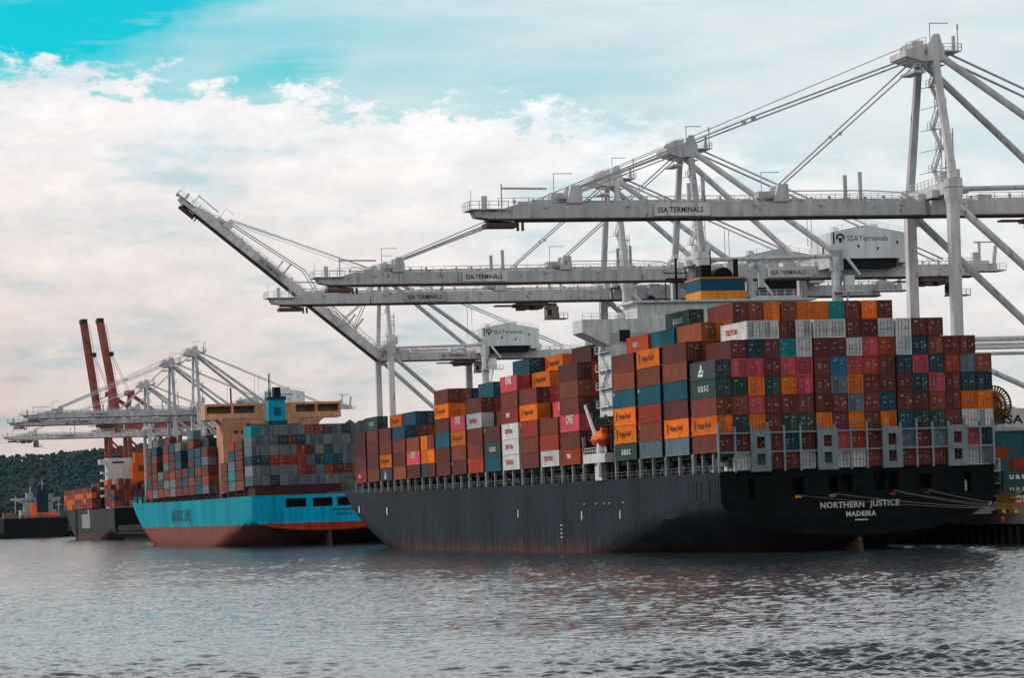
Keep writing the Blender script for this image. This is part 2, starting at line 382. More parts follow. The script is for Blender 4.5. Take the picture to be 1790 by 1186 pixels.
def door_mesh(h, side, var):
    m = MB(); W = 2.42; x0, x1 = (.15, W/2-.012) if side < 0 else (W/2+.012, W-.15)
    y = .05
    n = 5                                                # pressed panel ribs
    vs = []
    for k in range(n*4+1):
        x = x0+(x1-x0)*k/(n*4); dy = 0 if (k % 4) in (1, 2) else .035
        vs += [(x, y+dy, .17), (x, y+dy, h-.13)]
    m.mesh(vs, [(2*k, 2*k+2, 2*k+3, 2*k+1) for k in range(n*4)])
    m.box(x0, x1, y+.036, y+.06, .17, h-.13)
    m.cur = 1
    for f in (.27, .74):
        x = x0+(x1-x0)*f; m.box(x-.025, x+.025, y-.055, y-.012, .12, h-.10)
        m.box(x-.07, x+.2, y-.06, y-.03, 1.05, 1.13)
    rr = random.Random(var*7+(side > 0)*3+int(h*100))
    m.cur = 2
    for k in range(1 + (rr.random() < .6)):
        x = x0+.06+rr.random()*(x1-x0-.5); z = h-.55-rr.random()*1.2; m.box(x, x+.18+.3*rr.random(), y-.075, y-.06, z, z+.10+.12*rr.random())
    if side > 0 and var == 0:
        m.cur = 3; x = x0+.15+rr.random()*.4; z = .45+rr.random()*.6; m.box(x, x+.26, y-.075, y-.06, z, z+.3)
    return m.data('door', [CM['m'], M_bar, M_stick, M_sticko])
CB = {}; DM = {}
def cbody(L, h):
    k = (round(L, 2), round(h, 2))
    if k not in CB: CB[k] = container_body(*k)
    return CB[k]
def cdoor(h, side, var):
    k = (round(h, 2), side, var)
    if k not in DM: DM[k] = door_mesh(h, side, var)
    return DM[k]
LET = {
 'uasc': (text_mesh('lettering', 'uasc', 1.75, M_letw, .01, 1.3, .04, 1.3), 6.6, .66),
 'one': (text_mesh('lettering', 'ONE', 2.0, M_letw, .01, 1.0, .05, 1.05), 4.2, .55),
 'tri': (text_mesh('lettering', 'TRITON', 1.15, M_letr, .01, 1.3, .03, 1.05), 7.6, .72),
 'hap': (text_mesh('lettering', 'Hapag-Lloyd', 1.15, M_letb, .01, 1.1, .03, 1.0), 7.6, .60),
 'tex': (text_mesh('lettering', 'tex', 1.45, M_letw, .01, 1.3, .04, 1.0), 4.6, .68),
}
def fan(cx, cz, r, a0, a1, n=14):
    return [(cx+r*math.cos(R(a0+(a1-a0)*k/n)), cz+r*math.sin(R(a0+(a1-a0)*k/n))) for k in range(n+1)]
_m = MB(); _m.prism([(0,.1),(1.5,.1),(1.5,.55),(0,.55)], 0, .02); _m.prism([(.1,.7),(1.0,.7),(1.25,1.5),(.85,2.1),(.7,1.35)], 0, .02); _m.prism([(1.15,.7),(1.7,.7),(1.5,1.2)], 0, .02)
ME_SAIL = _m.data('emblem', M_letw)
_m = MB(); _m.prism([(0,0),(.28,0),(.28,1.5),(0,1.5)], 0, .02); _m.prism([(.5,0),(.7,0),(.7,1.5),(.5,1.5)], 0, .02)
ME_BARS = _m.data('emblem', M_letb)
_m = MB(); _m.box(0, .62, 0, .02, 0, .55); ME_STK = _m.data('placard', M_stick)

ORD = ['zeroth','first','second','third','fourth','fifth','sixth','seventh','eighth','ninth','tenth','eleventh','twelfth','thirteenth','fourteenth','fifteenth','sixteenth','seventeenth']
def set_paint(o, key):
    o.material_slots[0].link = 'OBJECT'; o.material_slots[0].material = CM[key]
_cc = random.Random(5)
def container(M, key, h, L=12.15, doors=True, let=None, label='', group=None):
    o = bpy.data.objects.new('shipping_container', cbody(L, h)); link(o, None, M); set_paint(o, key)
    tag(o, label, 'container', group)
    if doors:
        for sd_ in (-1, 1):
            q = bpy.data.objects.new('door', cdoor(h, sd_, _cc.randrange(5))); link(q, o); set_paint(q, key)
            if key in 'weo' : pass
    if let:
        if let == 'sail': text_obj(ME_SAIL, o, T(-.02, 8.2, h*.1) @ Matrix.Rotation(R(-90), 4, 'Z') @ Matrix.Scale(1.6, 4, (1,0,0)) , 'emblem')
        elif let == 'stk': text_obj(ME_STK, o, T(-.03, L-.35, h-.85) @ Matrix.Rotation(R(-90), 4, 'Z'), 'placard')
        else:
            me, ln, zf = LET[let]
            text_obj(me, o, T(-.015, L/2+ln/2-(1.0 if let == 'uasc' else 0)+(-.6 if let == 'hap' else 0), h*(1-zf)+(.25 if let in ('tri','tex') else .1 if let=='one' else 0)) @ RSIDE)
            if let == 'hap': text_obj(ME_BARS, o, T(-.015, 10.9, .75) @ Matrix.Rotation(R(-90), 4, 'Z'), 'emblem')
    return o
STUFF = {}     # far or hidden containers gathered into one mass: key -> MB
def mass(M, key, h, L=12.15, W=2.42):
    m = STUFF.setdefault(key, MB())
    cs = [M @ Vector(v) for v in ((0,0,0),(W,0,0),(W,L,0),(0,L,0),(0,0,h),(W,0,h),(W,L,h),(0,L,h))]
    m.mesh(cs, [(0,3,2,1),(4,5,6,7),(0,1,5,4),(1,2,6,5),(2,3,7,6),(3,0,4,7)])
    for zf in (.0, .95):                                    # rails and posts so that each box reads
        a = [M @ Vector(v) for v in ((-.03,-.03,h*zf),(W+.03,-.03,h*zf),(W+.03,L+.03,h*zf),(-.03,L+.03,h*zf),(-.03,-.03,h*zf+h*.05),(W+.03,-.03,h*zf+h*.05),(W+.03,L+.03,h*zf+h*.05),(-.03,L+.03,h*zf+h*.05))]
        m.mesh(a, [(0,3,2,1),(4,5,6,7),(0,1,5,4),(1,2,6,5),(2,3,7,6),(3,0,4,7)])
    a = [M @ Vector(v) for v in ((W/2-.04,-.04,0),(W/2+.04,-.04,0),(W/2+.04,0,0),(W/2-.04,0,0),(W/2-.04,-.04,h),(W/2+.04,-.04,h),(W/2+.04,0,h),(W/2-.04,0,h))]
    m.mesh(a, [(0,1,5,4),(1,2,6,5),(3,0,4,7)])

P = 13.703; G = 19.458; PC = 2.516
H0 = [12.22 + 2.73*j for j in range(10)]                      # stern bay tier floors
H1 = [12.22, 14.95] + [14.95+2.73+2.86*j for j in range(9)]   # bays 1-3
H2 = [15.0, 17.82] + [20.64+2.9*j for j in range(9)]          # bays forward of the bridge
def hts(H, j): return H[j+1]-H[j]-.07

# stern face, top tier first; a dot is an empty slot.  columns run from the port edge (left) to starboard
STERN = {8: '..wwmwwwmmwwmm...', 7: '.mdmcwmmwprwdbmm.', 6: 'kppmppmupr' 'mdpdrsb', 5: 'ggogopmsommmdpmdd',
         4: 'mbpmmmmmsmtmmbmoo', 3: 'ogomggomomotggmww', 2: 'mmmmtmmprmmsmsmpd', 1: '.wsmmwswwmmmmmmws'}
COLSP = lambda k: k*PC - .2 + (0.0 if k < 6 else .25 if k < 11 else .5)
for tier, row in STERN.items():
    for k, ch in enumerate(row):
        if ch == '.': continue
        let = {(8,2): 'tri', (6,0): 'sail', (5,0): 'uasc', (3,0): 'hap'}.get((tier, k))
        nm = PAL[ch][1]
        lab = f'{nm} container, {ORD[tier-(k == 0)]} up in {ORD[k+1]} stern column from the left' + (' edge of big ship' if tier < 3 else ' of grey ship')
        if let == 'tri': lab = 'pale grey container with red lettering, top of third stern column from left'
        if let == 'sail': lab = 'charcoal container with white emblem, top of the leftmost stern column'
        container(at(COLSP(k), 0, H0[tier-1]), ch, hts(H0, tier-1), let=let, label=lab, group='containers stacked across the stern of the grey ship')
# second bay: row of ten that shows above the stern stacks
for n_, ch in enumerate('mboboocmom'):
    container(at(COLSP(n_+3), P, H1[8]), ch, hts(H1, 8), label=f'{PAL[ch][1]} container, {ORD[n_+1]} from left in the topmost row above the stern', group='topmost row of containers on the grey ship')
PORT = {}
def side(bay, k, tier, ch, let=None, doors=False, L=12.15, y0=0):
    H = H1 if bay < 4 else H2
    t = bay*P if bay < 4 else 4*P+G+(bay-4)*P
    if bay < 4: where = f'{ORD[bay+1]} port-side stack from the stern'
    else: where = f'{ORD[bay-3]} port-side stack ahead of the bridge'
    tn = tier-1 if bay < 4 else tier
    inb = ['', ', one inboard', ', two inboard', ', three inboard'][k]
    what = {'uasc': 'white-lettered ', 'one': 'white-lettered ', 'hap': 'lettered ', 'tri': 'red-lettered ', 'tex': 'white-lettered ', 'sail': 'emblem ', 'stk': '', None: ''}[let]
    if L < 10: what += 'aft short ' if y0 < 3 else 'fore short '
    lab = f'{what}{PAL[ch][1]} container, {ORD[tn]} up in {where}{inb}'
    x = {17: .0, 18: 2.6}.get(bay, 0) + COLSP(k)
    container(at(x, t+y0, H[tier-1]), ch, hts(H, tier-1), L=L, doors=doors, let=let, label=lab, group='containers stacked along the port side of the grey ship')
# bays 1..3 aft of the bridge (tiers counted with the deck tier)
for bay, rows in {1: ['', 's', 'ohap', 'm', 't', 'b', 'm'], 2: ['', 's', 'bstk', 'r', 'tstk', 'b', 'ohap'], 3: ['', 'guasc', 'ohap', 'ohap', 'tstk', 'b', 'm']}.items():
    for j, c in enumerate(rows):
        if c: side(bay, 0, j+1, c[0], c[1:] or None, doors=(bay == 1 and j == 6))
side(1, 1, 8, 'b', doors=True); side(1, 2, 8, 'o', doors=True)
side(2, 1, 8, 't', doors=True); side(2, 2, 9, 'g', 'uasc', doors=True); side(3, 1, 8, 'r', 'tex', doors=True)
FWD = {  # bay: {column: tiers from the bottom}
 4: {0: ['rtex', 'n', 'pone', 'm', 'b', 'n'], 1: ['k', 'n', 'g', 'k', 'r', 'r', 'n'], },
 5: {0: ['wtri', 'r', 'b'], 1: ['m', 'm', 'm', 'pone']},
 6: {0: ['m', 'b', 'rstk', 'ohap', 'm'], 1: ['m', 'm', 'm', 'm', 'p', 'ohap'], 2: ['', '', '', '', '', 'm', 'ohap']},
 7: {0: ['wtri', 'wtri', 'wtri', 'rtex', 'm', 'pone'], 1: ['', '', '', '', '', 'm', 't'], 2: ['', '', '', '', '', '', 'm']},
 8: {0: ['t', 'guasc', 'nstk'], 1: ['m', 'm', 'm', 'm']},
 9: {0: ['rstk', 'm', 'm', 'wtri', 'm'], 1: ['', '', '', 'm', 'r', 't']},
 10: {0: ['mstk', 'b', 'ohap', 'pone'], 1: ['m', 'm', 'm', 'm']},
 11: {0: ['n', 'm', 't', 'm', 'ohap', 'm'], 1: ['', '', '', 'm', 'o', 'b'], 2: ['', '', '', '', 'm', 'd']},
 12: {0: []},
 13: {0: ['n', 'pone', 'b'], 1: ['m', 'm', 'm']},
 14: {0: ['b', 'm', 'm', 't'], 1: ['', '', '', 'b', 't'], 2: ['', '', '', 'b', 'g']},
 15: {0: ['ksail', 'ohap', 'b', 'm'], 1: ['', '', '', '', 'ohap']},
 16: {0: ['b', 'n', 'n', 'm', 'guasc']},
 17: {0: ['rtex', 'n', 'n', 'n']},
 18: {0: ['', 'm', 'm', 'm']},
}
ENDS = {(4,0),(4,1),(6,0),(6,1),(6,2),(7,0),(7,1),(9,0),(9,1),(11,0),(11,1),(11,2),(14,0),(14,1),(14,2),(15,1),(16,0),(5,0)}
for bay, cols in FWD.items():
    for k, rows in cols.items():
        for j, c in enumerate(rows):
            if c: side(bay, k, j+1, c[0], c[1:] or None, doors=(bay, k) in ENDS)
for k, j, y0, c in ((0,1,0,'m'),(0,1,6.1,'g'),(0,2,0,'o'),(0,2,6.1,'o'),(0,3,0,'b'),(0,3,6.1,'o')):
    side(12, k, j, c, None, True, 6.05, y0)
# stacks hidden behind the visible ones
hk = random.Random(11)
for bay in range(1, 4):
    for k in range(17):
        for j in range(1, 8 if bay < 3 else 7):
            if (k == 0 and j > 0) or (bay == 1 and k in (1,2) and j == 7) or (bay == 2 and k < 3 and j == 7) or (bay == 3 and k < 2 and j == 7): continue
            if bay == 2 and k == 0 and j > 6: continue
            if k > 14 and j > 5 or k > 12 and j > 6: continue
            mass(at(COLSP(k), bay*P, H1[j]), hk.choice('mmmbnkd'), hts(H1, j))
mass(at(COLSP(2), 2*P, H1[7]), 'm', hts(H1, 7))
for bay in range(4, 18):
    for k in range(1, 15):
        top = {4: 4, 5: 4, 6: 5, 7: 5, 8: 4, 9: 4, 10: 4, 11: 4}.get(bay, 3)
        for j in range(top):
            r_ = FWD.get(bay, {}).get(k)
            if r_ and j < len(r_) and r_[j]: continue
            mass(at(COLSP(k), 4*P+G+(bay-4)*P, H2[j]), hk.choice('mmbnkm'), hts(H2, j))

# ------------------------------------------------------------------ ships
def ship_hull(root, mat, L, B, Hd, bowrise, zbot=2.2, hfull=8.0, hole=None, name='hull', matT=None, ts0=200, cut=40, sheer=.9):
    """shell with a transom that curves under, parallel middle body and a flared, raked bow"""
    c = B/2; NR = 15; NS = 22; NB = 30
    def Htop(t): 
        return Hd + sheer*max(0, min(1, (t-.3*L)/(.55*L)))**1.3 + bowrise*(3*min(1, max(0, (t-(L-62))/30))**2 - 2*min(1, max(0, (t-(L-62))/30))**3)
    def zb(t): return max(zbot - .30*t, -5)
    def hf(t): return hfull - (hfull+5)*min(1, t/100)**1.25
    rings = []
    ts = [0, 1, 2.5, 5, 8, 11, 15, 20, 26, 32, 39, 46, 53, 60, 67, 74, 81, 88, 95, 102, 110, 125, 150, 175, ts0*.985]
    for t in ts:
        row = []
        for r in range(NR+1):
            v = (r/NR)**.85; H = Htop(t) + (zb(t)-Htop(t))*v
            pw = 2-.85*min(1, t/18)*max(0, min(1, (92-t)/55)); f = 1.0 if H >= hf(t) else max(0, 1-((hf(t)-H)/max(.3, hf(t)-zb(t)))**pw)**(1/pw)
            row.append((f*c, t, H))
        rings.append(row)
    def bowpt(u, r):
        v = (r/NR)**.85
        H = Htop(L) + (-5-Htop(L))*v; w_ = max(0, min(1, H/(Hd+bowrise)))
        te = L-11 + 11*w_**1.1; t0 = ts0 + (cut+25)*w_**.8
        t = ts0 + (te-ts0)*u
        H = Htop(t) + (-5-Htop(t))*v; w_ = max(0, min(1, H/(Hd+bowrise)))
        s_ = max(0, (t-t0)/(te-t0)); f = 1 - s_**(1.55+1.5*w_)
        return (max(0, f)*c, t, H)
    for b_ in range(NB+1): rings.append([bowpt(1-(1-b_/NB)**1.15, r) for r in range(NR+1)])
    m = MB()
    for sg in (-1, 1):
        vs = [(c+sg*x, t, H) for row in rings for (x, t, H) in row]; n = NR+1
        m.mesh(vs, [(a*n+r, (a+1)*n+r, (a+1)*n+r+1, a*n+r+1) for a in range(len(rings)-1) for r in range(NR)])
    vs = []; fs = []
    for row in rings:
        x, t, H = row[0]; z = H-.02 if t < L-60 else H-1.2
        vs += [(c-x*.999, t, z), (c+x*.999, t, z)]
    for a in range(len(rings)-1): fs.append((2*a, 2*a+1, 2*a+3, 2*a+2))
    m.mesh(vs, fs)
    import bmesh
    me = bpy.data.meshes.new(name); me.from_pydata(m.v, [], m.f); me.materials.append(mat)
    bm = bmesh.new(); bm.from_mesh(me); bmesh.ops.remove_doubles(bm, verts=bm.verts, dist=.001); bmesh.ops.recalc_face_normals(bm, faces=bm.faces); bm.to_mesh(me); bm.free()
    me.polygons.foreach_set('use_smooth', [True]*len(me.polygons)); me.update()
    me.set_sharp_from_angle(angle=R(35)) if hasattr(me, 'set_sharp_from_angle') else None
    hull = bpy.data.objects.new(name, me); link(hull, root)
    # transom plate with openings cut out of its upper strip
    t_ = MB(); top = Hd; holes = hole or []
    xs = sorted({0, B} | {x for h in holes for x in h[:2]}); zs = sorted({hfull, top} | {z for h in holes for z in h[2:4]})
    for a, b_ in zip(xs[:-1], xs[1:]):
        for z0, z1 in zip(zs[:-1], zs[1:]):
            mx, mz = (a+b_)/2, (z0+z1)/2
            if any(h[0] < mx < h[1] and h[2] < mz < h[3] for h in holes): continue
            t_.mesh([(a, 0, z0), (b_, 0, z0), (b_, 0, z1), (a, 0, z1)], [(0,1,2,3)])
    pts = [(c+c*math.cos(math.pi*k/28), 0, hfull-(hfull-zbot)*math.sin(math.pi*k/28)) for k in range(29)]
    t_.mesh(pts, [tuple(range(29))])
    tr = t_.build('transom', matT or mat, hull)
    for h in holes:
        q = MB(); x0, x1, z0, z1 = h[:4]
        q.mesh([(x0,0,z0),(x1,0,z0),(x1,0,z1),(x0,0,z1),(x0,3,z0),(x1,3,z0),(x1,3,z1),(x0,3,z1)], [(4,5,6,7),(0,1,5,4),(1,2,6,5),(2,3,7,6),(3,0,4,7)])
        q.build('mooring_opening', M_black, hull)
    return hull, rings

# --- the big grey ship
NJ = empty('container_ship', S, 'long dark grey container ship in front, stern towards the viewer, stacked high', 'ship')
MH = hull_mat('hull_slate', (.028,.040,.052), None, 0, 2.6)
MHs = hull_mat('hull_black_stern_shade', (.0062,.0088,.0098), None, 0, 1.2)  # near-black copy of the hull paint, the stern's shade put into the colour
holes = [(4.2,5.4,8.1+.0,11.0),(11.0,12.9,8.5,11.0),(16.7,18.2,8.7,11.2),(18.5,20.5,8.7,11.2),(23.7,25.7,8.8,11.3),(26.1,27.6,8.8,11.3),(30.9,32.9,8.9,10.9),(38.0,39.2,8.2,11.0)]
holes = [(a, b, max(c, 8.05), d_) for a, b, c, d_ in holes]
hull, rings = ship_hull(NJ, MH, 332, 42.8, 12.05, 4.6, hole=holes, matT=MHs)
q = MB(); q.prism([(-1,-3),(4.5,-3),(4.2,1.2),(3.2,2.3),(.2,1.9)], 21.1, 21.7, axis='x'); q.build('rudder', paint('rudder_antifouling', (.10,.045,.04), .7, .3, .3, .3), NJ)
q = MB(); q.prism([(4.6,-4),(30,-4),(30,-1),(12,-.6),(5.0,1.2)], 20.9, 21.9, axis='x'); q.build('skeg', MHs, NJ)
q = MB()   # mooring gear in the starboard opening
q.box(38.2,38.9,1.2,1.8,8.1,9.8); q.tube((38.6,1,8.1),(38.6,1,9.3),.22); q.build('winch', M_white, NJ)
for a, z, s_, tx, sp_ in ((18.7, 6.30, 1.22, 'NORTHERN', 1.08), (25.35, 6.38, 1.22, 'JUSTICE', 1.08), (21.55, 5.0, 1.0, 'MADEIRA', 1.15)):
    text_obj(text_mesh('ship_name', tx, s_, M_letw, .02, 1.0, .035, sp_, 'CENTER'), NJ, T(a, -.03, z) @ RX, 'ship_name')
q = MB(); q.box(20.6,22.6,-.05,-.01,4.35,4.55); q.build('registry_mark', M_letw, NJ)
# small marks painted on the port side, and the mooring openings near the stern
for y_, z_, wd, hg in ((52,5.6,.5,1.6),(75,5.6,.5,1.6),(118,6.2,.5,1.7),(232,7.6,.8,1.8),(262,8.2,.8,1.8),(88,4.6,.9,.25),(88,3.9,.9,.25),(88,3.2,.9,.25),(88,2.5,.9,.25)):
    MB().box(-.03,.0,y_,y_+wd*1.15,z_,z_+hg*.85).build('draught_mark', M_letw, NJ)
for y_ in (50, 58, 61, 66, 73): MB().box(-.03,0,y_,y_+.8,8.15,8.28).build('draught_mark', M_letw, NJ)
for y0, y1, z0, z1 in ((1.0,2.2,8.4,9.3),(1.0,2.2,9.9,10.8),(5.2,9.0,8.2,10.9),(11.4,12.8,8.3,9.3),(11.4,12.8,9.8,10.8)):
    q = MB(); e_ = .18
    for a in ((y0-e_,y1+e_,z1,z1+e_),(y0-e_,y1+e_,z0-e_,z0),(y0-e_,y0,z0,z1),(y1,y1+e_,z0,z1)): q.box(-.12,0,*a)
    f_ = q.build('mooring_opening', MH, NJ); MB().box(-.03,-.004,y0,y1,z0,z1).build('opening_shade_panel', M_black, f_)  # flat dark panel painted in for the shade inside each opening
# deck: hatch coamings, stanchions, lashing bridges
q = MB()
for b_ in range(18):
    t = b_*P if b_ < 4 else 4*P+G+(b_-4)*P
    zt = 14.85
    if b_: q.box(2.6, 40.2, t+.6, t+12.2, 11.9, zt)
    q.box(.9, 2.6, t+.4, t+12.6, 14.25, 14.8)
    for k in range(6): q.box(2.3, 2.6, t+1+k*2, t+1.5+k*2, 12, 14.6)
    for k in range(5):
        zz = 12.4+1.3*hk.random(); q.box(1.7, 2.2, t+1+k*2.4, t+2+k*2.4+hk.random(), zz, zz+.5+hk.random()*.7)
q.build('hatch_coaming', M_coam, NJ)
for b_ in range(19):
    t = (b_*P if b_ < 5 else 4*P+G+(b_-4)*P) if b_ != 4 else 4*P
    if b_ >= 4: t = 4*P+G+(b_-4)*P
    if b_ == 0: continue
    y = t-.85; zt = H2[1]+1.6 if b_ >= 4 else H1[2]+1.2
    q = MB(); q.box(.05,.55,y-.3,y+.05,11.9,zt); q.box(.05,.55,y+.35,y+.6,11.9,14.9); q.box(.02,.58,y-.35,y+.62,14.5,14.9); q.box(-.02,.5,y-.4,y+.1,zt-.45,zt)
    q.build('stanchion', M_steel, NJ)
    if b_ < 18:
        y = t+5.9; MB().box(.05,.5,y,y+.45,11.9,14.9).build('stanchion', M_steel, NJ)
MB().box(.05,.55,4*P-.9,4*P-.4,11.9,18.5).build('stanchion', M_steel, NJ)
for y in (3.5, 8.6): MB().box(.2,.6,y,y+.45,11.9,14.9).build('stanchion', M_steel, NJ)
q = MB(); q.rail((.1,-.2,12.0),(.1,300,12.4),1.0,3,.03); q.build('deck_railing', M_steel, NJ)
# stern lashing frame: posts between the columns, rails, four broad panels each with two openings
lf = MB(); y = -.95
for k in range(18):
    x = COLSP(k)-.15 if k < 17 else 42.5
    lf.box(x-.10, x+.17, y, y+.35, 11.95, 18.6 if k % 3 else 19.1)
for z in (14.72, 17.5): lf.box(.0, 42.6, y+.02, y+.3, z, z+.22)
lf = lf.build('lashing_bridge', M_frame, NJ)
for k in (2, 6, 10, 14):
    x0, x1 = COLSP(k)-.32, COLSP(k)+2.75; q = MB()
    cx = (x0+x1)/2; hw = .62
    for a in ((x0,cx-hw,11.95,18.0),(cx+hw,x1,11.95,18.0),(cx-hw,cx+hw,11.95,12.9),(cx-hw,cx+hw,14.5,15.35),(cx-hw,cx+hw,17.0,18.0)): q.box(a[0],a[1],y-.28,y-.02,a[2],a[3])
    q.build('frame_panel', M_frame, lf)
# accommodation block, bridge wings, funnel, lifeboat and its gear
q = MB(); q.box(1.6,41.2,60,67.5,22.5,36.2); q.box(8,36,60,69,12,22.5)
for z in range(24, 36, 3):
    q.box(.9,1.6,60,67,z,z+.15); q.rail((.92,60,z+.15),(.92,67,z+.15),1,2,.04); q.beam((1.3,61+(z%2)*4,z),(1.3,65-(z%2)*4,z+3),.4,.12)
acc = q.build('superstructure', M_white, NJ)
q = MB(); q.prism([(-3.1,36.3),(-3.1,38.4),(45.9,38.4),(45.9,36.3),(41.6,34.2),(1.2,34.2)], 60, 66); q.prism([(6.5,38.4),(36.3,38.4),(36.3,41.0),(6.5,41.0)], 60.5, 68)
q.box(5.5,37.5,59.5,69,41,41.35); q.rail((-3,60.1,38.4),(6.4,60.1,38.4),1.0,1.5,.04)
br = q.build('bridge', M_white, acc)
MB().box(3.2,5.0,59.9,60.02,34.7,36.6).build('louvre', M_black, br)
q = MB(); q.tube((14.2,63,41.3),(14.2,63,48.5),.22); q.beam((12.2,63,46),(16.2,63,46),.18,.18); q.beam((13.0,63,44.5),(15.4,63,44.5),.25,.25); q.tube((12.0,62,41.3),(12,62,44.5),.1); q.lathe([(0,0),(.7,.3),(.7,.9),(0,1.3)],(10,64,41.3)); q.box(12.4,16.0,62.9,63.1,44.9,45.2)
q.build('radar_mast', M_black, acc)
MB().lathe([(.35,0),(.9,.3),(.95,.9),(.5,1.3)],(4.6,64,38.4)).build('satellite_dome', M_white, acc)
fun = MB().box(18.4,26.2,63,71,36.2,45.0).build('funnel', M_funnelblue, NJ)
MB().box(18.35,26.25,62.95,71.05,40.6,43.0).build('funnel_band', M_funnelorange, fun)
MB().box(18.3,26.3,62.9,71.1,45.0,45.3).build('funnel_rim', M_funnelorange, fun)
q = MB(); q.box(18.9,20.6,64,67,45.3,47.4); q.prism(fan(22.8,45.3,1.7,180,0)[::-1], 64, 68); q.tube((25.3,65,45.3),(25.3,65,48.4),.45); q.tube((20.9,65,45.3),(20.9,65,50),.13); q.build('exhaust_stack', M_black, fun)
q = MB(); q.path([(27.4,64,41),(27.4,64,46.2),(28.0,64,47.2),(28.9,64,47.2),(29.4,64,46.2),(29.4,64,43.5)], .55, 10); q.box(27,36,62.5,66,41.2,42); q.rail((27,62.5,42),(36,62.5,42),1,1.5,.05); q.build('vent_pipe', M_white, acc)
q = MB(); q.path([(2.6,66.5,22.0),(1.2,71.5,22.8)], .3, 8)
# free-standing provision crane and white platform abreast of the bridge
q = MB(); q.beam((-.6,60.9,17.5),(-.9,67.8,24.6),.5,.6,.35,.4); q.tube((-.6,60.9,12.5),(-.6,60.9,17.6),.45); q.tube((-.3,62.6,17.4),(-.9,67.6,24.5),.1); q.build('provision_crane', M_white, NJ)
q = MB(); q.box(-.9,1.2,57.0,70.0,14.9,16.4); q.box(-.2,.6,61.5,65.5,12,14.9); q.rail((-.85,58,16.4),(-.85,69,16.4),1,1.4,.05); q.box(.2,1.6,64,65.6,16.4,18.4); q.beam((.1,59.5,16.4),(.1,61.8,18.4),.12,1.2); q.build('gangway_platform', M_white, NJ)
q = MB(); q.box(.6,1.4,55.8,56.5,12,22); q.box(.6,1.4,58,58.6,12,21); q.beam((.7,56.2,21),(.4,60.5,22.6),.35,.35)
for z in (14, 16, 18, 20): q.rail((.6,55.4,z),(.6,58.2,z),1,1,.05)
for k in range(16): q.box(1.2+hk.random()*4,2.0+hk.random()*5,56+k*.9,56.5+k*.9+hk.random()*.6,12,14+hk.random()*7)
for z in (15.2, 18.4, 21.0): q.box(1.0,6.5,56,71,z,z+.15); q.rail((1.0,56,z+.1),(1.0,71,z+.1),1,1.5,.05)
q.build('davit', M_dark, NJ)
lb = empty('lifeboat', at(.1, 62.5, 18.7) @ Matrix.Scale(.86, 4), 'orange enclosed lifeboat hanging beside the white bridge tower', 'lifeboat')
prof = [(-4.0,.15),(-3.7,.8),(-2.6,1.25),(-.5,1.42),(1.8,1.4),(3.2,1.0),(4.0,.12)]
def boat(z0, zs, top):
    vs = []; n = 12
    for y_, r_ in prof:
        for k in range(n+1):
            a = math.pi*k/n; vs.append((math.cos(a)*r_, y_, z0+math.sin(a)*r_*zs*(1 if top else -1)))
    fs = [(a*(n+1)+k, a*(n+1)+k+1, (a+1)*(n+1)+k+1, (a+1)*(n+1)+k) for a in range(len(prof)-1) for k in range(n)]
    return MB().mesh(vs, fs)
bh = boat(0, 1.05, False).build('boat_hull', paint('lifeboat_lower', (.42,.05,.02), .5, .2, 0, .5), lb, smooth=True); boat(0.0, 1.25, True).build('canopy', M_orange, lb, smooth=True)
MB().box(-1.5,1.5,-3.0,3.0,-.07,.07).build('fender', M_orange, lb)
q = MB(); q.box(-.6,.6,-3.1,-1.7,1.3,2.3); q.build('cockpit', M_orange, lb)
q = MB(); q.tube((0,-2.4,2.3),(0,-2.4,3.6),.05); q.tube((0,2.4,1.2),(0,2.4,3.6),.05); q.build('fall_wire', M_cable, lb)

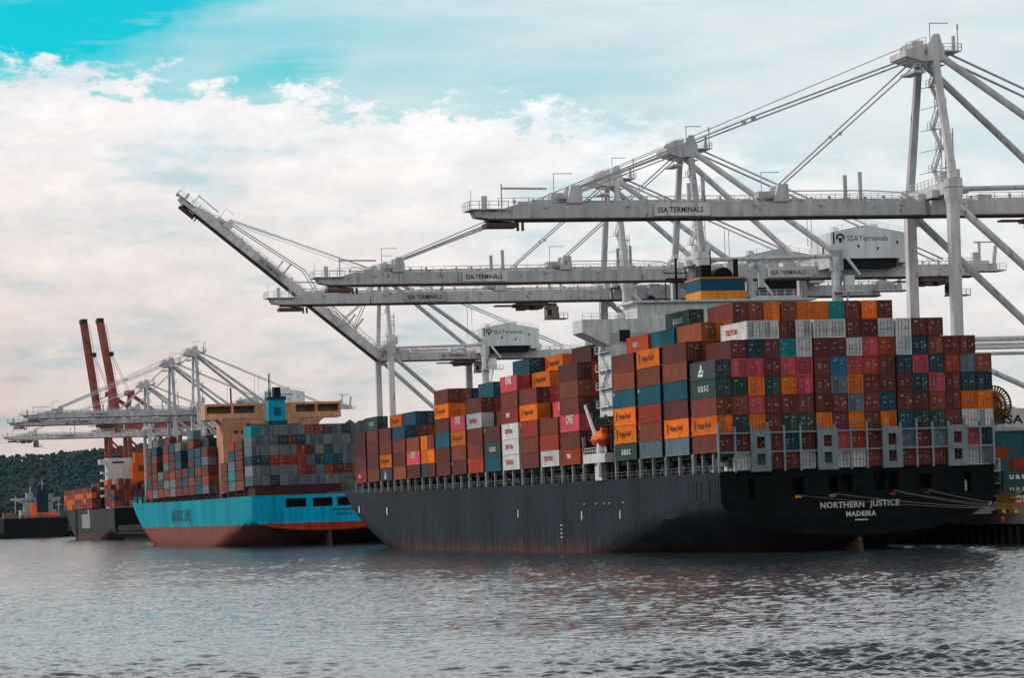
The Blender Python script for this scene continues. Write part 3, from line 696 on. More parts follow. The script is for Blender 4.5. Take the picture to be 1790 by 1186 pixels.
# ------------------------------------------------------------------ ship-to-shore cranes
# crane frame: x landward from the waterside rail, y along the quay, z height above water
QH = 4.6
def build_crane(Mx, label, raised=False, trolley=-14.5, ropes=False, proto=None, sign=True, bs=1.0):
    root = empty('quay_crane', Mx, label, 'crane', 'white ship-to-shore cranes along the quay')
    C = M_crane; Y = 9.3
    def add(mb, name, mat=C, parent=None, m=None): return mb.build(name, mat, parent or root, m)
    if proto is None:
        proto = {}
        for nm, y in (('a', -Y), ('b', Y)):
            q = MB(); q.box(-.8,.8,y-.8,y+.8,QH+2.2,54.6); q.hexa([(-.8,y-.8,54.6),(.8,y-.8,54.6),(.8,y+.8,54.6),(-.8,y+.8,54.6)], [(-1.05,y-1,55.6),(1.35,y-1,55.6),(1.35,y+1,55.6),(-1.05,y+1,55.6)])
            q.box(-1.05,1.35,y-1,y+1,55.6,58.6); q.box(-1.2,1.5,y-1.15,y+1.15,57.2,57.35); proto['leg'+nm] = q.data('leg', C)
            yl = y*1.13
            q = MB(); q.box(27.4,29.0,yl-.8,yl+.8,QH+2.2,57.2); q.box(27.1,29.4,yl-1,yl+1,54.2,58.4); 
            for z in range(8, 54, 4): q.box(28.9,29.6,yl-.5,yl+.5,z,z+.1); q.beam((29.3,yl-.3,z),(29.3,yl+.3,z+4),.08,.35)
            proto['lleg'+nm] = q.data('leg', C)
            q = MB(); q.tube((1.1,y,56.9),(27.4,yl,57.2),.42,10); proto['tie'+nm] = q.data('portal_tie', C)
            q = MB(); q.tube((.9,y,54.2),(27.6,yl,30),.62,10); q.box(.8,2.2,y-.35,y+.35,52.6,55.2); proto['brace'+nm] = q.data('cross_brace', C)
            q = MB(); q.box(-1,29.3,y-.6,y+.6,18.2,21.3); q.tube((1,y,32.6),(27.6,yl,32.6),.45,8); q.tube((1,y,31.2),(27.6,yl,31.2),.3,8); q.tube((1,y,29.5),(20,yl,20.8),.45,8); proto['beam'+nm] = q.data('portal_beam', C)
            q = MB(); q.beam((.2,y,58.6),(.1,y*.36,79.5),1.15,1.15,1.0,1.0); proto['pyl'+nm] = q.data('pylon', C)
            q = MB(); q.tube((.8,y*.40,79.3),(27.9,yl,58.0),.6,10); proto['back'+nm] = q.data('back_leg', C)
            s_ = 1 if y > 0 else -1
            q = MB(); q.tube((1.5,s_*1.9,80.6),(55,s_*2.2,57),.2,6); proto['stay'+nm] = q.data('back_stay', M_crane)
            q = MB(); q.tube((26.5+s_*1.2,s_*2.1,69.2),(26.5+s_*1.2,s_*2.1,60),.09,5); proto['rod'+nm] = q.data('hanger_rod', M_crane)
        q = MB(); q.box(-1.2,1.2,-Y*1.0,Y*1.0,QH+1.2,QH+3.4)
        for sg in (-1, 1):
            for k in range(4): q.lathe([(.45,-.25),(.45,.25)], (0, sg*(6.0+k*1.5), QH+.45), 'x', 10); q.box(-.4,.4,sg*(6.0+k*1.5)-.6,sg*(6.0+k*1.5)+.6,QH+.5,QH+1.2)
        proto['sill'] = q.data('sill_beam', C)
        q = MB(); q.hexa([(-1.0,-8.3,56.2),(1.2,-8.3,56.2),(1.2,8.5,56.2),(-1.0,8.5,56.2)], [(-1.0,-8.3,58.3),(1.2,-8.3,58.3),(1.2,8.5,57.9),(-1.0,8.5,57.9)])
        for y in (-6, 0, 5): q.box(-2.2,-1.0,y,y+1.5,55.9,57.2)
        q.rail((-1,-8,58.2),(-1,8,58.0),1.1,1.6,.05); q.box(1.3,3.6,-7.5,7.5,56.5,56.7); q.box(2.0,3.2,-5,-3.4,58.2,60.6); q.box(.2,1.4,-4,-3,58.2,60.4)
        proto['head'] = q.data('head_beam', C)
        q = MB(); q.box(27.4,29.3,-10,10,55.0,57.6); proto['lhead'] = q.data('head_beam', C)
        q = MB(); q.box(27.6,29.0,-10,10,30.2,32.2); proto['lmid'] = q.data('cross_beam', C)
        # apex: cross box, sheave platform reaching water-side, small davit, mast
        q = MB(); q.box(-1.3,1.6,-4.2,4.2,78.4,80.6); q.hexa([(-4.9,-3.6,79.2),(-1.2,-3.6,78.2),(-1.2,3.6,78.2),(-4.9,3.6,79.2)], [(-4.9,-3.6,80.2),(-1.2,-3.6,81.2),(-1.2,3.6,81.2),(-4.9,3.6,80.2)])
        q.prism([(-1.4,80.6),(1.5,80.6),(.9,82.8),(-.1,82.8)], -3.9, -3.3); q.prism([(-1.4,80.6),(1.5,80.6),(.9,82.8),(-.1,82.8)], 3.3, 3.9)
        for y in (-2.6, -1, 1, 2.6): q.lathe([(.9,-.15),(.9,.15)], (-2.6,y,81.0), 'y', 14); q.lathe([(.8,-.15),(.8,.15)], (.6,y,81.2), 'y', 14)
        q.box(1.6,4.8,-3.6,3.6,80.0,80.2); q.rail((1.6,-3.6,80.2),(4.8,-3.6,80.2),1.1,1.1,.05); q.rail((4.8,-3.6,80.2),(4.8,3.6,80.2),1.1,1.4,.05); q.rail((-4.9,-3.6,80.2),(-1.4,-3.6,81.2),1.1,1.2,.05)
        q.tube((-.6,-3.4,81),(-.6,-3.4,84.6),.09); q.beam((-.7,-3.4,84.6),(2.6,-3.4,84.6),.16,.16); q.tube((4.4,-3,80.2),(4.4,-3,84.3),.1); q.box(3.4,3.9,-3.2,-2.7,80.2,82.6); q.box(4.25,4.55,-3.1,-2.9,83.6,84.5)
        q.hexa([(-3.4,-3.2,76.6),(-1.4,-3.2,76.6),(-1.4,3.2,76.6),(-3.4,3.2,76.6)], [(-3.4,-3.2,77.0),(-1.4,-3.2,77.0),(-1.4,3.2,77.0),(-3.4,3.2,77.0)]); q.rail((-3.4,-3.2,77),(-1.3,-3.2,77),1,1,.05)
        proto['apex'] = q.data('apex_platform', C)
        # main girder (landside) with walkways
        def boxgirder(x0, x1, taper0=False):
            g_ = MB(); a = x0+ (5.0 if taper0 else 0)
            g_.hexa([(a,-1.5,53.55),(x1,-1.5,53.55),(x1,1.5,53.55),(a,1.5,53.55)], [(a,-1.7,55.95),(x1,-1.7,55.95),(x1,1.7,55.95),(a,1.7,55.95)])
            if taper0: g_.hexa([(x0,-1.5,53.55),(a,-1.5,53.55),(a,1.5,53.55),(x0,1.5,53.55)], [(x0,-1.6,54.5),(a,-1.7,55.95),(a,1.7,55.95),(x0,1.6,54.5)])
            return g_
        q = boxgirder(-.6, 62); q.box(30,66,1.71,3.4,55.7,55.85)
        q.rail((.8,-1.65,55.95),(61.8,-1.65,55.95),1.2,2.4,.05); q.rail((.8,3.3,55.85),(66,3.3,55.85),1.2,2.4,.05)
        q.box(60,69,-2.4,2.6,54.4,54.7); q.rail((60,-2.4,54.7),(69,-2.4,54.7),1.2,1.5,.05); q.box(61,65.5,-1.8,1.8,54.7,56.6); q.box(66,67.6,-1,1.4,54.7,56); q.box(62,63.4,-1.5,-.2,56.6,58.4)
        q.beam((63.4,-1.5,56.6),(63.4,-1.5,60.4),.5,.5); q.beam((62.2,-1.5,60.5),(66.3,-1.5,60.5),.3,.4); q.beam((66.8,-1,56),(67.3,-1,59.8),.7,.6)
        for x in (8, 20, 44): q.box(x,x+2.2,-1.2,1.2,55.95,56.9)
        for k in range(17): q.box(3+k*3.4,3.35+k*3.4,-1.5,-1.1,55.95,56.5+(k % 4)*.15)
        for k in range(10): q.beam((51+k*1.1,-2.0,56),(51.8+k*1.1,-2.0,57.6),.08,.08)
        proto['girder'] = q.data('main_girder', C)
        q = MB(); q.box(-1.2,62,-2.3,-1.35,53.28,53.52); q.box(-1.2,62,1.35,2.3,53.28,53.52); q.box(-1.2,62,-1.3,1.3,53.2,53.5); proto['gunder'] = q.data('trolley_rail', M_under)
        # boom, local to the hinge at x=-2
        q = boxgirder(-75, -1.6, True)
        for z in (56.9,): q.rail((-73.5,-1.65,55.6),(-2.5,-1.65,55.95),1.2,2.4,.045)
        q.rail((-70,1.65,55.95),(-2.5,1.65,55.95),1.2,2.4,.045)
        for x in (-55,-45,-33,-22,-11): q.box(x,x+.9,-.9,.6,55.95,56.4)
        q.path([(-58,1.3,56.5),(-30,1.3,56.5),(-4,1.3,56.5)], .12, 5)
        for x in (-66, -52.5, -31, -20, -6): q.box(x,x+.5,-2.1,-1.6,55.2,55.5)
        for x in (-62.2, -27.6):                              # stay brackets
            q.prism([(x-.2,55.9),(x+2.4,55.9),(x+2.2,58.7),(x+.6,58.7)], -2.2, -1.3); q.prism([(x-.2,55.9),(x+2.4,55.9),(x+2.2,58.7),(x+.6,58.7)], 1.3, 2.2); q.box(x-2.5,x+2.6,-1.2,1.2,56.6,57.6)
            q.tube((x-2.2,-1.8,56),(x-2.2,-1.8,60.6),.07); q.beam((x-2.3,-1.8,60.6),(x+.9,-1.8,60.6),.12,.12); q.beam((x-5,-1.6,56),(x-2.6,-1.6,57.6),.12,.12)
        q.path([(-25,-1.4,57.6),(-12,-1.4,57.6),(-6,-1.4,57.3),(-3,-1.4,55.9)], .1, 5)
        for x, h_ in ((-41.8,3.1),(-39.4,4.1),(-15.2,4.2),(-12.6,4.7)): q.box(x-.28,x+.28,-1.2,-.75,55.95,55.95+h_)
        for y in (-1.0, -.5, .4, .9): q.tube((-70,y,56.25),(-3,y,56.25),.045,4)
        q.box(-78.3,-72,-2.3,2.3,54.9,55.1); q.rail((-78.3,-2.3,55.1),(-72,-2.3,55.1),1.2,1.4,.05); q.rail((-78.3,-2.3,55.1),(-78.3,2.3,55.1),1.2,1.4,.05)
        q.hexa([(-77.0,-1.5,53.9),(-71,-1.7,52.9),(-71,1.7,52.9),(-77.0,1.5,53.9)], [(-77.4,-1.7,54.9),(-71,-1.8,54.4),(-71,1.8,54.4),(-77.4,1.7,54.9)])
        for k in range(22): q.box(-71+k*3.1,-70.6+k*3.1,-1.5,-1.1,55.95,56.5+(k % 3)*.15)
        q.box(-76,-75.2,-1.3,-.6,55.1,57.2); q.tube((-78,-2,55),(-78,-2,58),.05); q.tube((-73,-1.9,55),(-73,-1.9,59),.12); q.beam((-73,-1.9,58.3),(-65.6,-1.9,58.2),.3,.3); q.box(-68,-64,-1.7,-.2,55.9,56.5)
        proto['boom'] = q.data('boom', C)
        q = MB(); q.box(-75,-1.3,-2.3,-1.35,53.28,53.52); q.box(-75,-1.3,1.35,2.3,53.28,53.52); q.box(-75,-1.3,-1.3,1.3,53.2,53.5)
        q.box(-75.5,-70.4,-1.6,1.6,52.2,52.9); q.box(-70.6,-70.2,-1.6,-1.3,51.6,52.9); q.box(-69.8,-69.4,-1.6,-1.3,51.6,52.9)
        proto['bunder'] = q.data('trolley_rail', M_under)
        for nm, sg in (('a', -1), ('b', 1)):
            q = MB()
            for dz in (-.32, .32): q.beam((-60.9,sg*1.8,58.2+dz*.3),(-31,sg*2.4,69.2+dz),.24,.30); q.beam((-31,sg*2.4,69.2+dz),(-1.6,sg*3.2,79.6+dz),.24,.30)
            q.box(-31.3,-30.6,sg*2.4-.2,sg*2.4+.2,68.8,69.6); q.tube((-60.5,sg*.7,58.8),(-4.5,sg*1.5,80.9),.07,5); proto['fs'+nm] = q.data('fore_stay', M_crane)
            q = MB(); q.beam((-26.6,sg*1.8,58.2),(-1.9,sg*3.0,78.8),.24,.30); q.box(-16.5,-16,sg*2.3-.2,sg*2.3+.2,66.5,67.0); proto['fi'+nm] = q.data('fore_stay', M_crane)
        # zigzag stairs between the pylons
        q = MB(); zz = [57.5,61,64.5,68,71.5,75,78]
        for k in range(6):
            y0, y1 = ((2.2,-1.2) if k % 2 else (-1.2,2.2)); q.beam((1.7,y0,zz[k]),(1.7,y1,zz[k+1]),.18,.9); q.rail((1.25,y0,zz[k]),(1.25,y1,zz[k+1]),1.0,1.3,.04)
            q.box(1.1,2.4,y1-.9,y1+.9,zz[k+1]-.08,zz[k+1]+.04); q.rail((1.1,y1-.9,zz[k+1]),(1.1,y1+.9,zz[k+1]),1.1,.9,.045); q.rail((2.4,y1-.9,zz[k+1]),(2.4,y1+.9,zz[k+1]),1.1,.9,.045)
            q.beam((1.1,y1,zz[k+1]-.1),(.4,5.5-k*.5,zz[k+1]-.1),.12,.12)
        for y in (-2.3,-3.9): q.beam((1.2,y,57.5),(1.2,y,67.5),.16,.16); q.beam((2.6,y,57.5),(2.6,y,67.5),.16,.16)
        for z in (61, 64, 66.4): q.box(1.1,2.7,-4.1,-2.1,z,z+.1)
        q.rail((1.1,-4.1,66.5),(1.1,-2.1,66.5),1.1,1,.05)
        proto['stairs'] = q.data('stair_tower', C)
        # cable reel on the near frame and spokes
        q = MB()
        for k in range(36):
            a = 2*math.pi*k/36; q.beam((5.2+math.cos(a)*.9,-10.5,21.9+math.sin(a)*.9),(5.2+math.cos(a)*3.05,-10.5,21.9+math.sin(a)*3.05),.13,.5)
        
        for k in range(36):
            a = 2*math.pi*k/36; a2 = a+2*math.pi/36
            for rr_ in (3.1, 2.2, 1.5): q.beam((5.2+math.cos(a)*rr_,-10.5,21.9+math.sin(a)*rr_),(5.2+math.cos(a2)*rr_,-10.5,21.9+math.sin(a2)*rr_),.14,.6)
        q.lathe([(.8,-.5),(.8,.5)], (5.2,-10.5,21.9), 'y', 14); proto['reel'] = q.data('cable_reel', M_yreel)
        # machinery house with low gable and a lower annex end
        q = MB(); q.prism([(28.5,57.0),(46,57.0),(46,62.0),(36.3,63.9),(28.5,62.4)], -7, 5.5); q.box(43.4,46.8,-7.02,5.4,56.1,57.5); proto['house'] = q.data('machinery_house', M_crane_lt)
        q = MB(); q.box(31,43,-6,4.8,55.2,57.0); proto['hbase'] = q.data('house_void_shade', M_black)  # black block standing in for the shaded void under the house
        q = MB(); q.box(30.6,31.8,-3,-1.5,62.9,63.8); q.box(38,40,-4,-2,63.5,64.3); q.rail((28.5,-6.9,62.4),(36.3,-6.9,63.9),1,2,.04); q.rail((36.3,-6.9,63.9),(46,-6.9,62),1,2,.04); proto['hroof'] = q.data('roof_vent', M_crane_lt)
        q = MB()
        for x, z in ((34.3,59.2),(38.5,58.7),(42.8,59.9)): q.box(x,x+.45,-7.06,-7.0,z,z+.6)
        q.box(28.44,28.5,-3,-2,58.2,60.4); q.box(29.0,29.35,-7.05,-7,60,62.4); proto['hwin'] = q.data('window', M_glass)
        # logo: green arc with a dark disc, then the operator name
        q = MB(); arc = fan(0,0,.95,200,-20); inn = fan(0,0,.52,-20,200); q.prism(arc+inn, 0, .03); q.prism(fan(0,-.25,.38,0,345,16), 0, .03); q.prism([(-.38,-.3),(.38,-.3),(.22,-1.0),(-.22,-1.0)], 0, .028); proto['hlogo'] = q.data('emblem', M_letg)
        proto['htext'] = text_mesh('lettering', 'SSATerminals', 1.62, M_letg2, .015, 1.0, .01, 1.0)
        q = MB(); q.box(-.1,9.4,0,.12,0,2.05); proto['panel'] = q.data('sign_board', M_crane)
        proto['sign'] = text_mesh('lettering', 'SSA TERMINALS', 1.25, M_letd, .015, .84, .02, 1.05)
        proto['sign2'] = text_mesh('lettering', 'SSA TERMINALS', 1.9, M_letd, .015, 1.3, .05, 1.05)
        # landside access tower and cabin hung on the near landside leg
        q = MB(); q.box(27.1,28.0,-12.9,-11.6,50.0,57.0); q.box(29.2,31.2,-12.9,-11.6,50.0,53.1); q.box(26.6,33.2,-13.1,-11.5,49.7,49.95); q.beam((29.8,-12.4,56.8),(32.6,-12.4,53.2),.5,.6); q.rail((26.6,-13.1,49.95),(33.2,-13.1,49.95),1.1,1.3,.05)
        for z in (30, 34, 38, 42, 46): q.box(29.2,31.0,-11.9,-10,z,z+.12); q.beam((29.6,-11.2,z),(30.6,-11.2,z+4),.4,.12)
        proto['tower'] = q.data('access_tower', M_crane_lt)
        # trolley with operator cab, hung from the rails (local x = 0)
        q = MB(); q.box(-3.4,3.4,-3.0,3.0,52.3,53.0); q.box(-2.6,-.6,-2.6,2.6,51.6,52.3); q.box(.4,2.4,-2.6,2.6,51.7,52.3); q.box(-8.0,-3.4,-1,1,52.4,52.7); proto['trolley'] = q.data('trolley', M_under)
        q = MB(); q.box(3.6,6.2,-1.3,1.3,49.7,52.3); q.box(3.4,8.2,-1.5,1.5,49.4,49.65); q.rail((6.2,-1.5,49.65),(8.2,-1.5,49.65),1.1,1,.05); q.box(4,6,-.6,.6,52.3,53); proto['cab'] = q.data('operator_cab', M_cab)
        q = MB(); q.box(3.56,4.6,-1.34,1.34,50.2,51.6); proto['cabwin'] = q.data('window', M_glass)
        q = MB()
        for x, y in ((-1.6,-1.2),(-1.6,1.2),(1.6,-1.2),(1.6,1.2),(.2,-1.2)): q.tube((x,y,52),(x,y,22),.05,5)
        proto['ropes'] = q.data('hoist_ropes', M_cable)
        q = MB(); q.box(-2.2,2.2,-1,1,21.6,22.2); q.box(-6,6,-1.2,-.9,20.9,21.5); q.box(-6,6,.9,1.2,20.9,21.5); q.box(-6.1,-5.8,-1.2,1.2,20.7,21.6); q.box(5.8,6.1,-1.2,1.2,20.7,21.6); proto['spreader'] = q.data('spreader', M_yellow)
    def put(key, name, parent=None, m=None):
        o = bpy.data.objects.new(name, proto[key]); return link(o, parent or root, m)
    for s in 'ab':
        put('leg'+s, 'leg'); put('lleg'+s, 'leg'); put('tie'+s, 'portal_tie'); put('brace'+s, 'cross_brace'); put('beam'+s, 'portal_beam')
        put('pyl'+s, 'pylon'); put('back'+s, 'back_leg'); put('stay'+s, 'back_stay'); put('rod'+s, 'hanger_rod')
    put('sill', 'sill_beam'); put('sill', 'sill_beam', None, T(28.2,0,0)); put('head', 'head_beam'); put('lhead', 'head_beam'); put('lmid', 'cross_beam'); put('apex', 'apex_platform')
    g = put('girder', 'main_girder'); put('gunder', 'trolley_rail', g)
    put('stairs', 'stair_tower'); put('reel', 'cable_reel'); put('tower', 'access_tower')
    h = put('house', 'machinery_house'); put('hbase', 'house_void_shade', h); put('hroof', 'roof_vent', h); put('hwin', 'window', h)
    put('hlogo', 'emblem', h, T(30.6,-7.04,61.2)); put('htext', 'lettering', h, T(32.0,-7.02,60.6) @ RX)
    if sign: pn = put('panel', 'sign_board', g, T(16.6,-1.85,53.75)); put('sign', 'lettering', pn, T(.5,-.02,.55) @ RX)
    put('sign2', 'lettering', root, T(6.5,-9.95,18.9) @ RX)
    piv = T(-1.6,0,54.6)
    bsm = piv @ Matrix.Scale(bs, 4, (1,0,0)) @ piv.inverted()
    bm = bsm if bs != 1 else piv @ Matrix.Rotation(R(39.6) if raised else 0, 4, 'Y') @ piv.inverted()
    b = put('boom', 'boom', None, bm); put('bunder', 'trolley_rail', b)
    pn = put('panel', 'sign_board', b, T(-47.9,-1.85,53.75)); put('sign', 'lettering', pn, T(.5,-.02,.55) @ RX)
    if not raised:
        for s in 'ab': put('fs'+s, 'fore_stay', None, bsm); put('fi'+s, 'fore_stay', None, bsm)
    else:
        A = bm @ Vector((-60.9,0,58.4)); B_ = bm @ Vector((-26.6,0,58.2))
        for sg in (-1, 1):
            q = MB(); q.tube((A.x,sg*1.8,A.z),(-2,sg*3,80),.07,5); q.tube((A.x,sg*.7,A.z+.5),(-3,sg*1.2,81),.07,5); q.tube((A.x,sg*.2,A.z+.9),(-4,sg*.4,81.4),.07,5); add(q, 'boom_hoist_rope', M_crane)
            kn = Vector((A.x*.36-9,0,66.5+2)); k2 = bm @ Vector((-36,0,57.2))      # folded stays lying back along the boom
            q = MB(); q.path([(A.x,sg*1.8,A.z-.4),(k2.x+3,sg*2,k2.z+2.2),(-13.5,sg*2.4,63.6),(-11.5,sg*2.5,66.5),(-1.8,sg*3,79.4)][0:4], .16, 5); q.path([(-11.5,sg*2.5,66.5),(-5.5,sg*2.8,71.5),(-1.6,sg*3,79.4)], .16, 5)
            add(q, 'fore_stay', C)
            q = MB(); q.path([(B_.x,sg*1.8,B_.z),(-9.0,sg*2.1,63.5),(-7.5,sg*2.2,66.5),(-1.6,sg*2.8,78.6)], .15, 5); add(q, 'fore_stay', C)
    tr = put('trolley', 'trolley', None, T(trolley,0,0)); cb = put('cab', 'operator_cab', tr); put('cabwin', 'window', cb)
    if ropes: rp = put('ropes', 'hoist_rope', tr); put('spreader', 'spreader', tr)
    return root, proto
M_yreel = paint('reel_ochre', (.16,.07,.02), .6, .3, .1, 1)
M_letg2 = paint('grey_green_lettering', (.10,.15,.15), .6, .1, 0, 1)
M_cab = paint('cab_paint', (.28,.20,.19), .5, .3, 0, .8)
def CR(t, i=53, s=1.0): return at(i, t, 0) @ Matrix.Diagonal((s, s, s, 1))
_, PR = build_crane(CR(46.2), 'tallest looking crane at right with long level boom over the near ship stern', trolley=20, ropes=True, sign=False)
build_crane(CR(177.7), 'second crane from right, its white machinery house showing a green logo', trolley=-52+106-1, proto=PR)
build_crane(CR(231.8), 'third crane from right, operator cab hanging midway under its lowered boom', trolley=-14.5-5, proto=PR)
build_crane(CR(477.5), 'crane with its boom raised at a slant above the blue ship', raised=True, trolley=24, proto=PR)
build_crane(CR(854, 53, .972), 'farther white crane whose girder passes behind the tan ship bridge', trolley=10, proto=PR, bs=.945)
build_crane(CR(924, 53, .962), 'farther white crane, middle of the left trio with lowered booms', trolley=-30, proto=PR, bs=.945)
build_crane(CR(1006, 53, .895), 'lowest and leftmost of the farther white cranes with lowered booms', trolley=-62, proto=PR, bs=.945)

# two red cranes with booms up, farther along the quay
def red_crane(M0, lean, label):
    r = empty('gantry_crane', M0, label, 'crane', 'red cranes with upright booms')
    for x in (0, 26):
        for y in (-9, 9):
            MB().box(x-1,x+1,y-1,y+1,QH,56).build('leg', M_redcrane, r)
    q = MB(); 
    for x in (0, 26): q.box(x-.9,x+.9,-9,9,52,55); q.box(x-.9,x+.9,-9,9,QH+2,QH+5)
    for y in (-9, 9): q.box(0,26,y-.8,y+.8,22,25); q.box(0,26,y-.8,y+.8,52,55); q.beam((0,y,50),(26,y,26),1,1); q.beam((26,y,50),(0,y,26),1,1)
    q.build('portal_frame', M_redcrane, r)
    q = MB(); q.box(-4,52,-4.2,-2.6,55,58.6); q.box(-4,52,2.6,4.2,55,58.6)
    for x in range(0, 52, 8): q.box(x,x+1,-2.6,2.6,56,57.5)
    q.build('main_girder', M_redcrane, r)
    q = MB()
    for y in (-3.4, 3.4): q.beam((0,y*2,56),(2,y,74),1.2,1.2); q.beam((2,y,74),(26,y*2,56),1,1)
    q.box(-.5,4,-4,4,73,75.5); q.build('a_frame', M_redcrane, r)
    a = R(90-lean); dx, dz = -math.cos(a), math.sin(a)
    q = MB()
    for y in (-3.4, 3.4):
        q.beam((-4,y,57),(-4+dx*55,y,57+dz*55),3.1,1.9)
        q.beam((-4+dx*14,y,57+dz*14),(1.5,y,74),.3,.3); q.beam((-1.2+dx*38,y,57+dz*38),(2,y,74),.2,.2)
    for k in range(8): q.beam((-4+dx*(5+7*k),-3.4,57+dz*(5+7*k)),(-4+dx*(5+7*k),3.4,57+dz*(5+7*k)),.8,.8)
    for k in range(12): a_, b_ = 2+4.4*k, 6.4+4.4*k; q.beam((-4+dx*a_,-3.4,57+dz*a_),(-4+dx*b_,3.4,57+dz*b_),.45,.45); q.beam((-4+dx*a_,3.4,57+dz*a_),(-4+dx*b_,-3.4,57+dz*b_),.45,.45)
    for k in range(14): q.beam((-2.2+dx*(2+3.7*k),-4.3,57+dz*(2+3.7*k)),(-1.4+dx*(2+3.7*k),-4.3,57+dz*(2+3.7*k)),.15,.15)
    q.beam((-1.6,-4.3,57),(-1.6+dx*54,-4.3,57+dz*54),.15,.15)
    q.build('boom', M_redcrane, r)
    q = MB(); ex, ez = -4+dx*55, 57+dz*55; q.box(ex-1.8,ex+1.4,-4.6,4.6,ez-.6,ez+1.6); q.box(-4+dx*38+1,-4+dx*38+3.5,-4.4,4.4,57+dz*38-1,57+dz*38+1); q.build('sheave_head', M_dark, r)
    q = MB(); q.box(30,46,-5,5,58.6,64); q.build('machinery_house', M_redcrane, r)
    return r
red_crane(at(98, 1520, 0) @ Matrix.Scale(1.205, 4), 7, 'left one of two distant red cranes with boom folded up')
red_crane(at(100, 1442, 0) @ Matrix.Scale(1.165, 4), 8.5, 'right and taller of two distant red cranes with boom folded up')
_b = None

# ------------------------------------------------------------------ the blue ship
BT = 408
BS = at(0, BT, 0)
BL = empty('container_ship', BS, 'bright blue container ship with red waterline behind the bow of the grey ship', 'ship')
MBH = hull_mat('hull_bright_blue', (.0,.36,.47), (.24,.075,.06), 6.1, 2.6, .45)
MBT = hull_mat('transom_bright_blue', (.0,.40,.62), (.42,.045,.012), 6.3, .8, .45)
h2 = [(11.3,17.0,10.6,13.0),(18.8,24.3,10.6,13.0),(25.7,31.3,10.6,13.0),(33.2,39.0,10.6,13.0)]
ship_hull(BL, MBH, 300, 42.8, 14.0, 2.6, zbot=4.1, hfull=7.6, hole=[(x0-2,x1-2,z0,z1) for x0,x1,z0,z1 in h2], matT=MBT, ts0=185, cut=30, sheer=.6)
q = MB(); q.prism([(-1,-3),(3.5,-3),(3.2,3.6),(.2,3.9)], 21, 21.8, axis='x'); q.build('rudder', paint('rudder_red', (.14,.06,.05), .7, .3, .2, .3), BL)
q = MB(); q.prism([(3.6,-4),(40,-4),(40,1),(4,3)], 20.8, 22, axis='x'); q.build('skeg', M_pile, BL)
text_obj(text_mesh('lettering', 'MAERSK LINE', 5.0, paint('hull_lettering', (.0,.07,.10), .6, .2, 0, .3), .02, 1.35, .15, 1.05), BL, T(-.05, 155, 7.9) @ RSIDE)
text_obj(text_mesh('ship_name', 'SINE MAERSK', .95, M_letd, .02, 1.1, .03, 1.1, 'CENTER'), BL, T(25.5,-.03,9.3) @ RX, 'ship_name')
text_obj(text_mesh('ship_name', 'KOBENHAVN', .62, M_letd, .02, 1.1, .02, 1.1, 'CENTER'), BL, T(25.5,-.03,8.2) @ RX, 'ship_name')
q = MB(); q.box(1.0,41.8,.2,11.8,14.0,16.6)
for b_ in range(1, 20):
    t = b_*P+(8 if b_ > 3 else 0)
    if t < 285: q.box(2 if t < 230 else 5,40.8 if t < 230 else 37,t,t+12.2,14.0,15.6)
q.build('hatch_coaming', paint('coaming_red_brown', (.09,.025,.022), .7, .3, .1, .3), BL)
for b_ in range(1, 20):
    t = b_*P+(8 if b_ > 3 else 0)-1.1
    if t < 270: MB().box(.1,.7,t,t+.6,14,20).build('stanchion', paint('stanchion_brown', (.10,.04,.035), .6, .3, .1, .5) if b_ == 1 else bpy.data.materials['stanchion_brown'], BL)
# tan accommodation with enclosed wings right across the beam
q = MB(); q.box(3.2,11.2,66,78,14,37.4); q.box(26,32,66,78,14,37.4); q.box(11.2,31,67,78,14,37)
acc = q.build('superstructure', M_tan, BL)
q = MB(); q.box(-1.9,38.6,66,73,41.1,41.8); q.box(-1.9,38.6,66,73,37.2,38.9); q.prism([(2,37.2),(33.8,37.2),(31.8,35.6),(3.2,35.6)], 66.2, 73)
for x in (-1.9, 6.0, 13.0, 24.5, 31.0, 38.0): q.box(x,x+.6,66,73,38.9,41.1)
q.box(13.2,24.6,66.1,73,38.9,41.1)
q.build('bridge', M_tan, acc)
MB().box(-1.5,38.4,70,72.8,38.95,41.05).build('wing_interior', paint('bridge_glazing_brown', (.20,.15,.11), .4, .6, .2, .6), acc)
q = MB()
for x, z in ((6.4,33),(6.4,29.5),(7.4,24.6),(8.6,33.0),(9.0,29.5)): q.box(x,x+1.3,65.9,66.02,z,z+.9)
q.box(10.2,11.2,65.9,66.02,24,36); q.build('window', M_glass, acc)
q = MB(); q.tube((6.6,70,41.8),(6.6,70,46.5),.25); q.tube((18.0,70,41.8),(18.0,70,50.5),.15); q.build('mast', M_black, acc)
fn = MB().hexa([(14.7,53,34.8),(19.9,53,34.8),(19.9,58,34.8),(14.7,58,34.8)], [(14.8,53.3,42.2),(19.7,53.3,42.2),(19.7,57.8,42.2),(14.8,57.8,42.2)]).build('funnel', M_cyan, BL)
MB().box(14.5,20.1,52.7,58.3,34.9,36.1).build('funnel_band', paint('funnel_dark_band', (.005,.06,.08), .5, .2, 0, .3), fn)
MB().box(14.5,20.0,53,58.1,42.15,43.1).build('funnel_rim', bpy.data.materials['funnel_dark_band'], fn)
q = MB(); q.box(16.6,18.6,54,57,43.1,45.8); q.tube((15.6,54,43),(15.6,54,50),.1); q.build('exhaust_stack', M_black, fn)
q = MB(); q.box(16.3,18.3,53.0,53.6,37.5,40); q.build('star_panel', M_funnelblue, fn)
q = MB(); q.box(14,21,53,60,14,34.8); q.build('funnel_casing', M_white, BL)
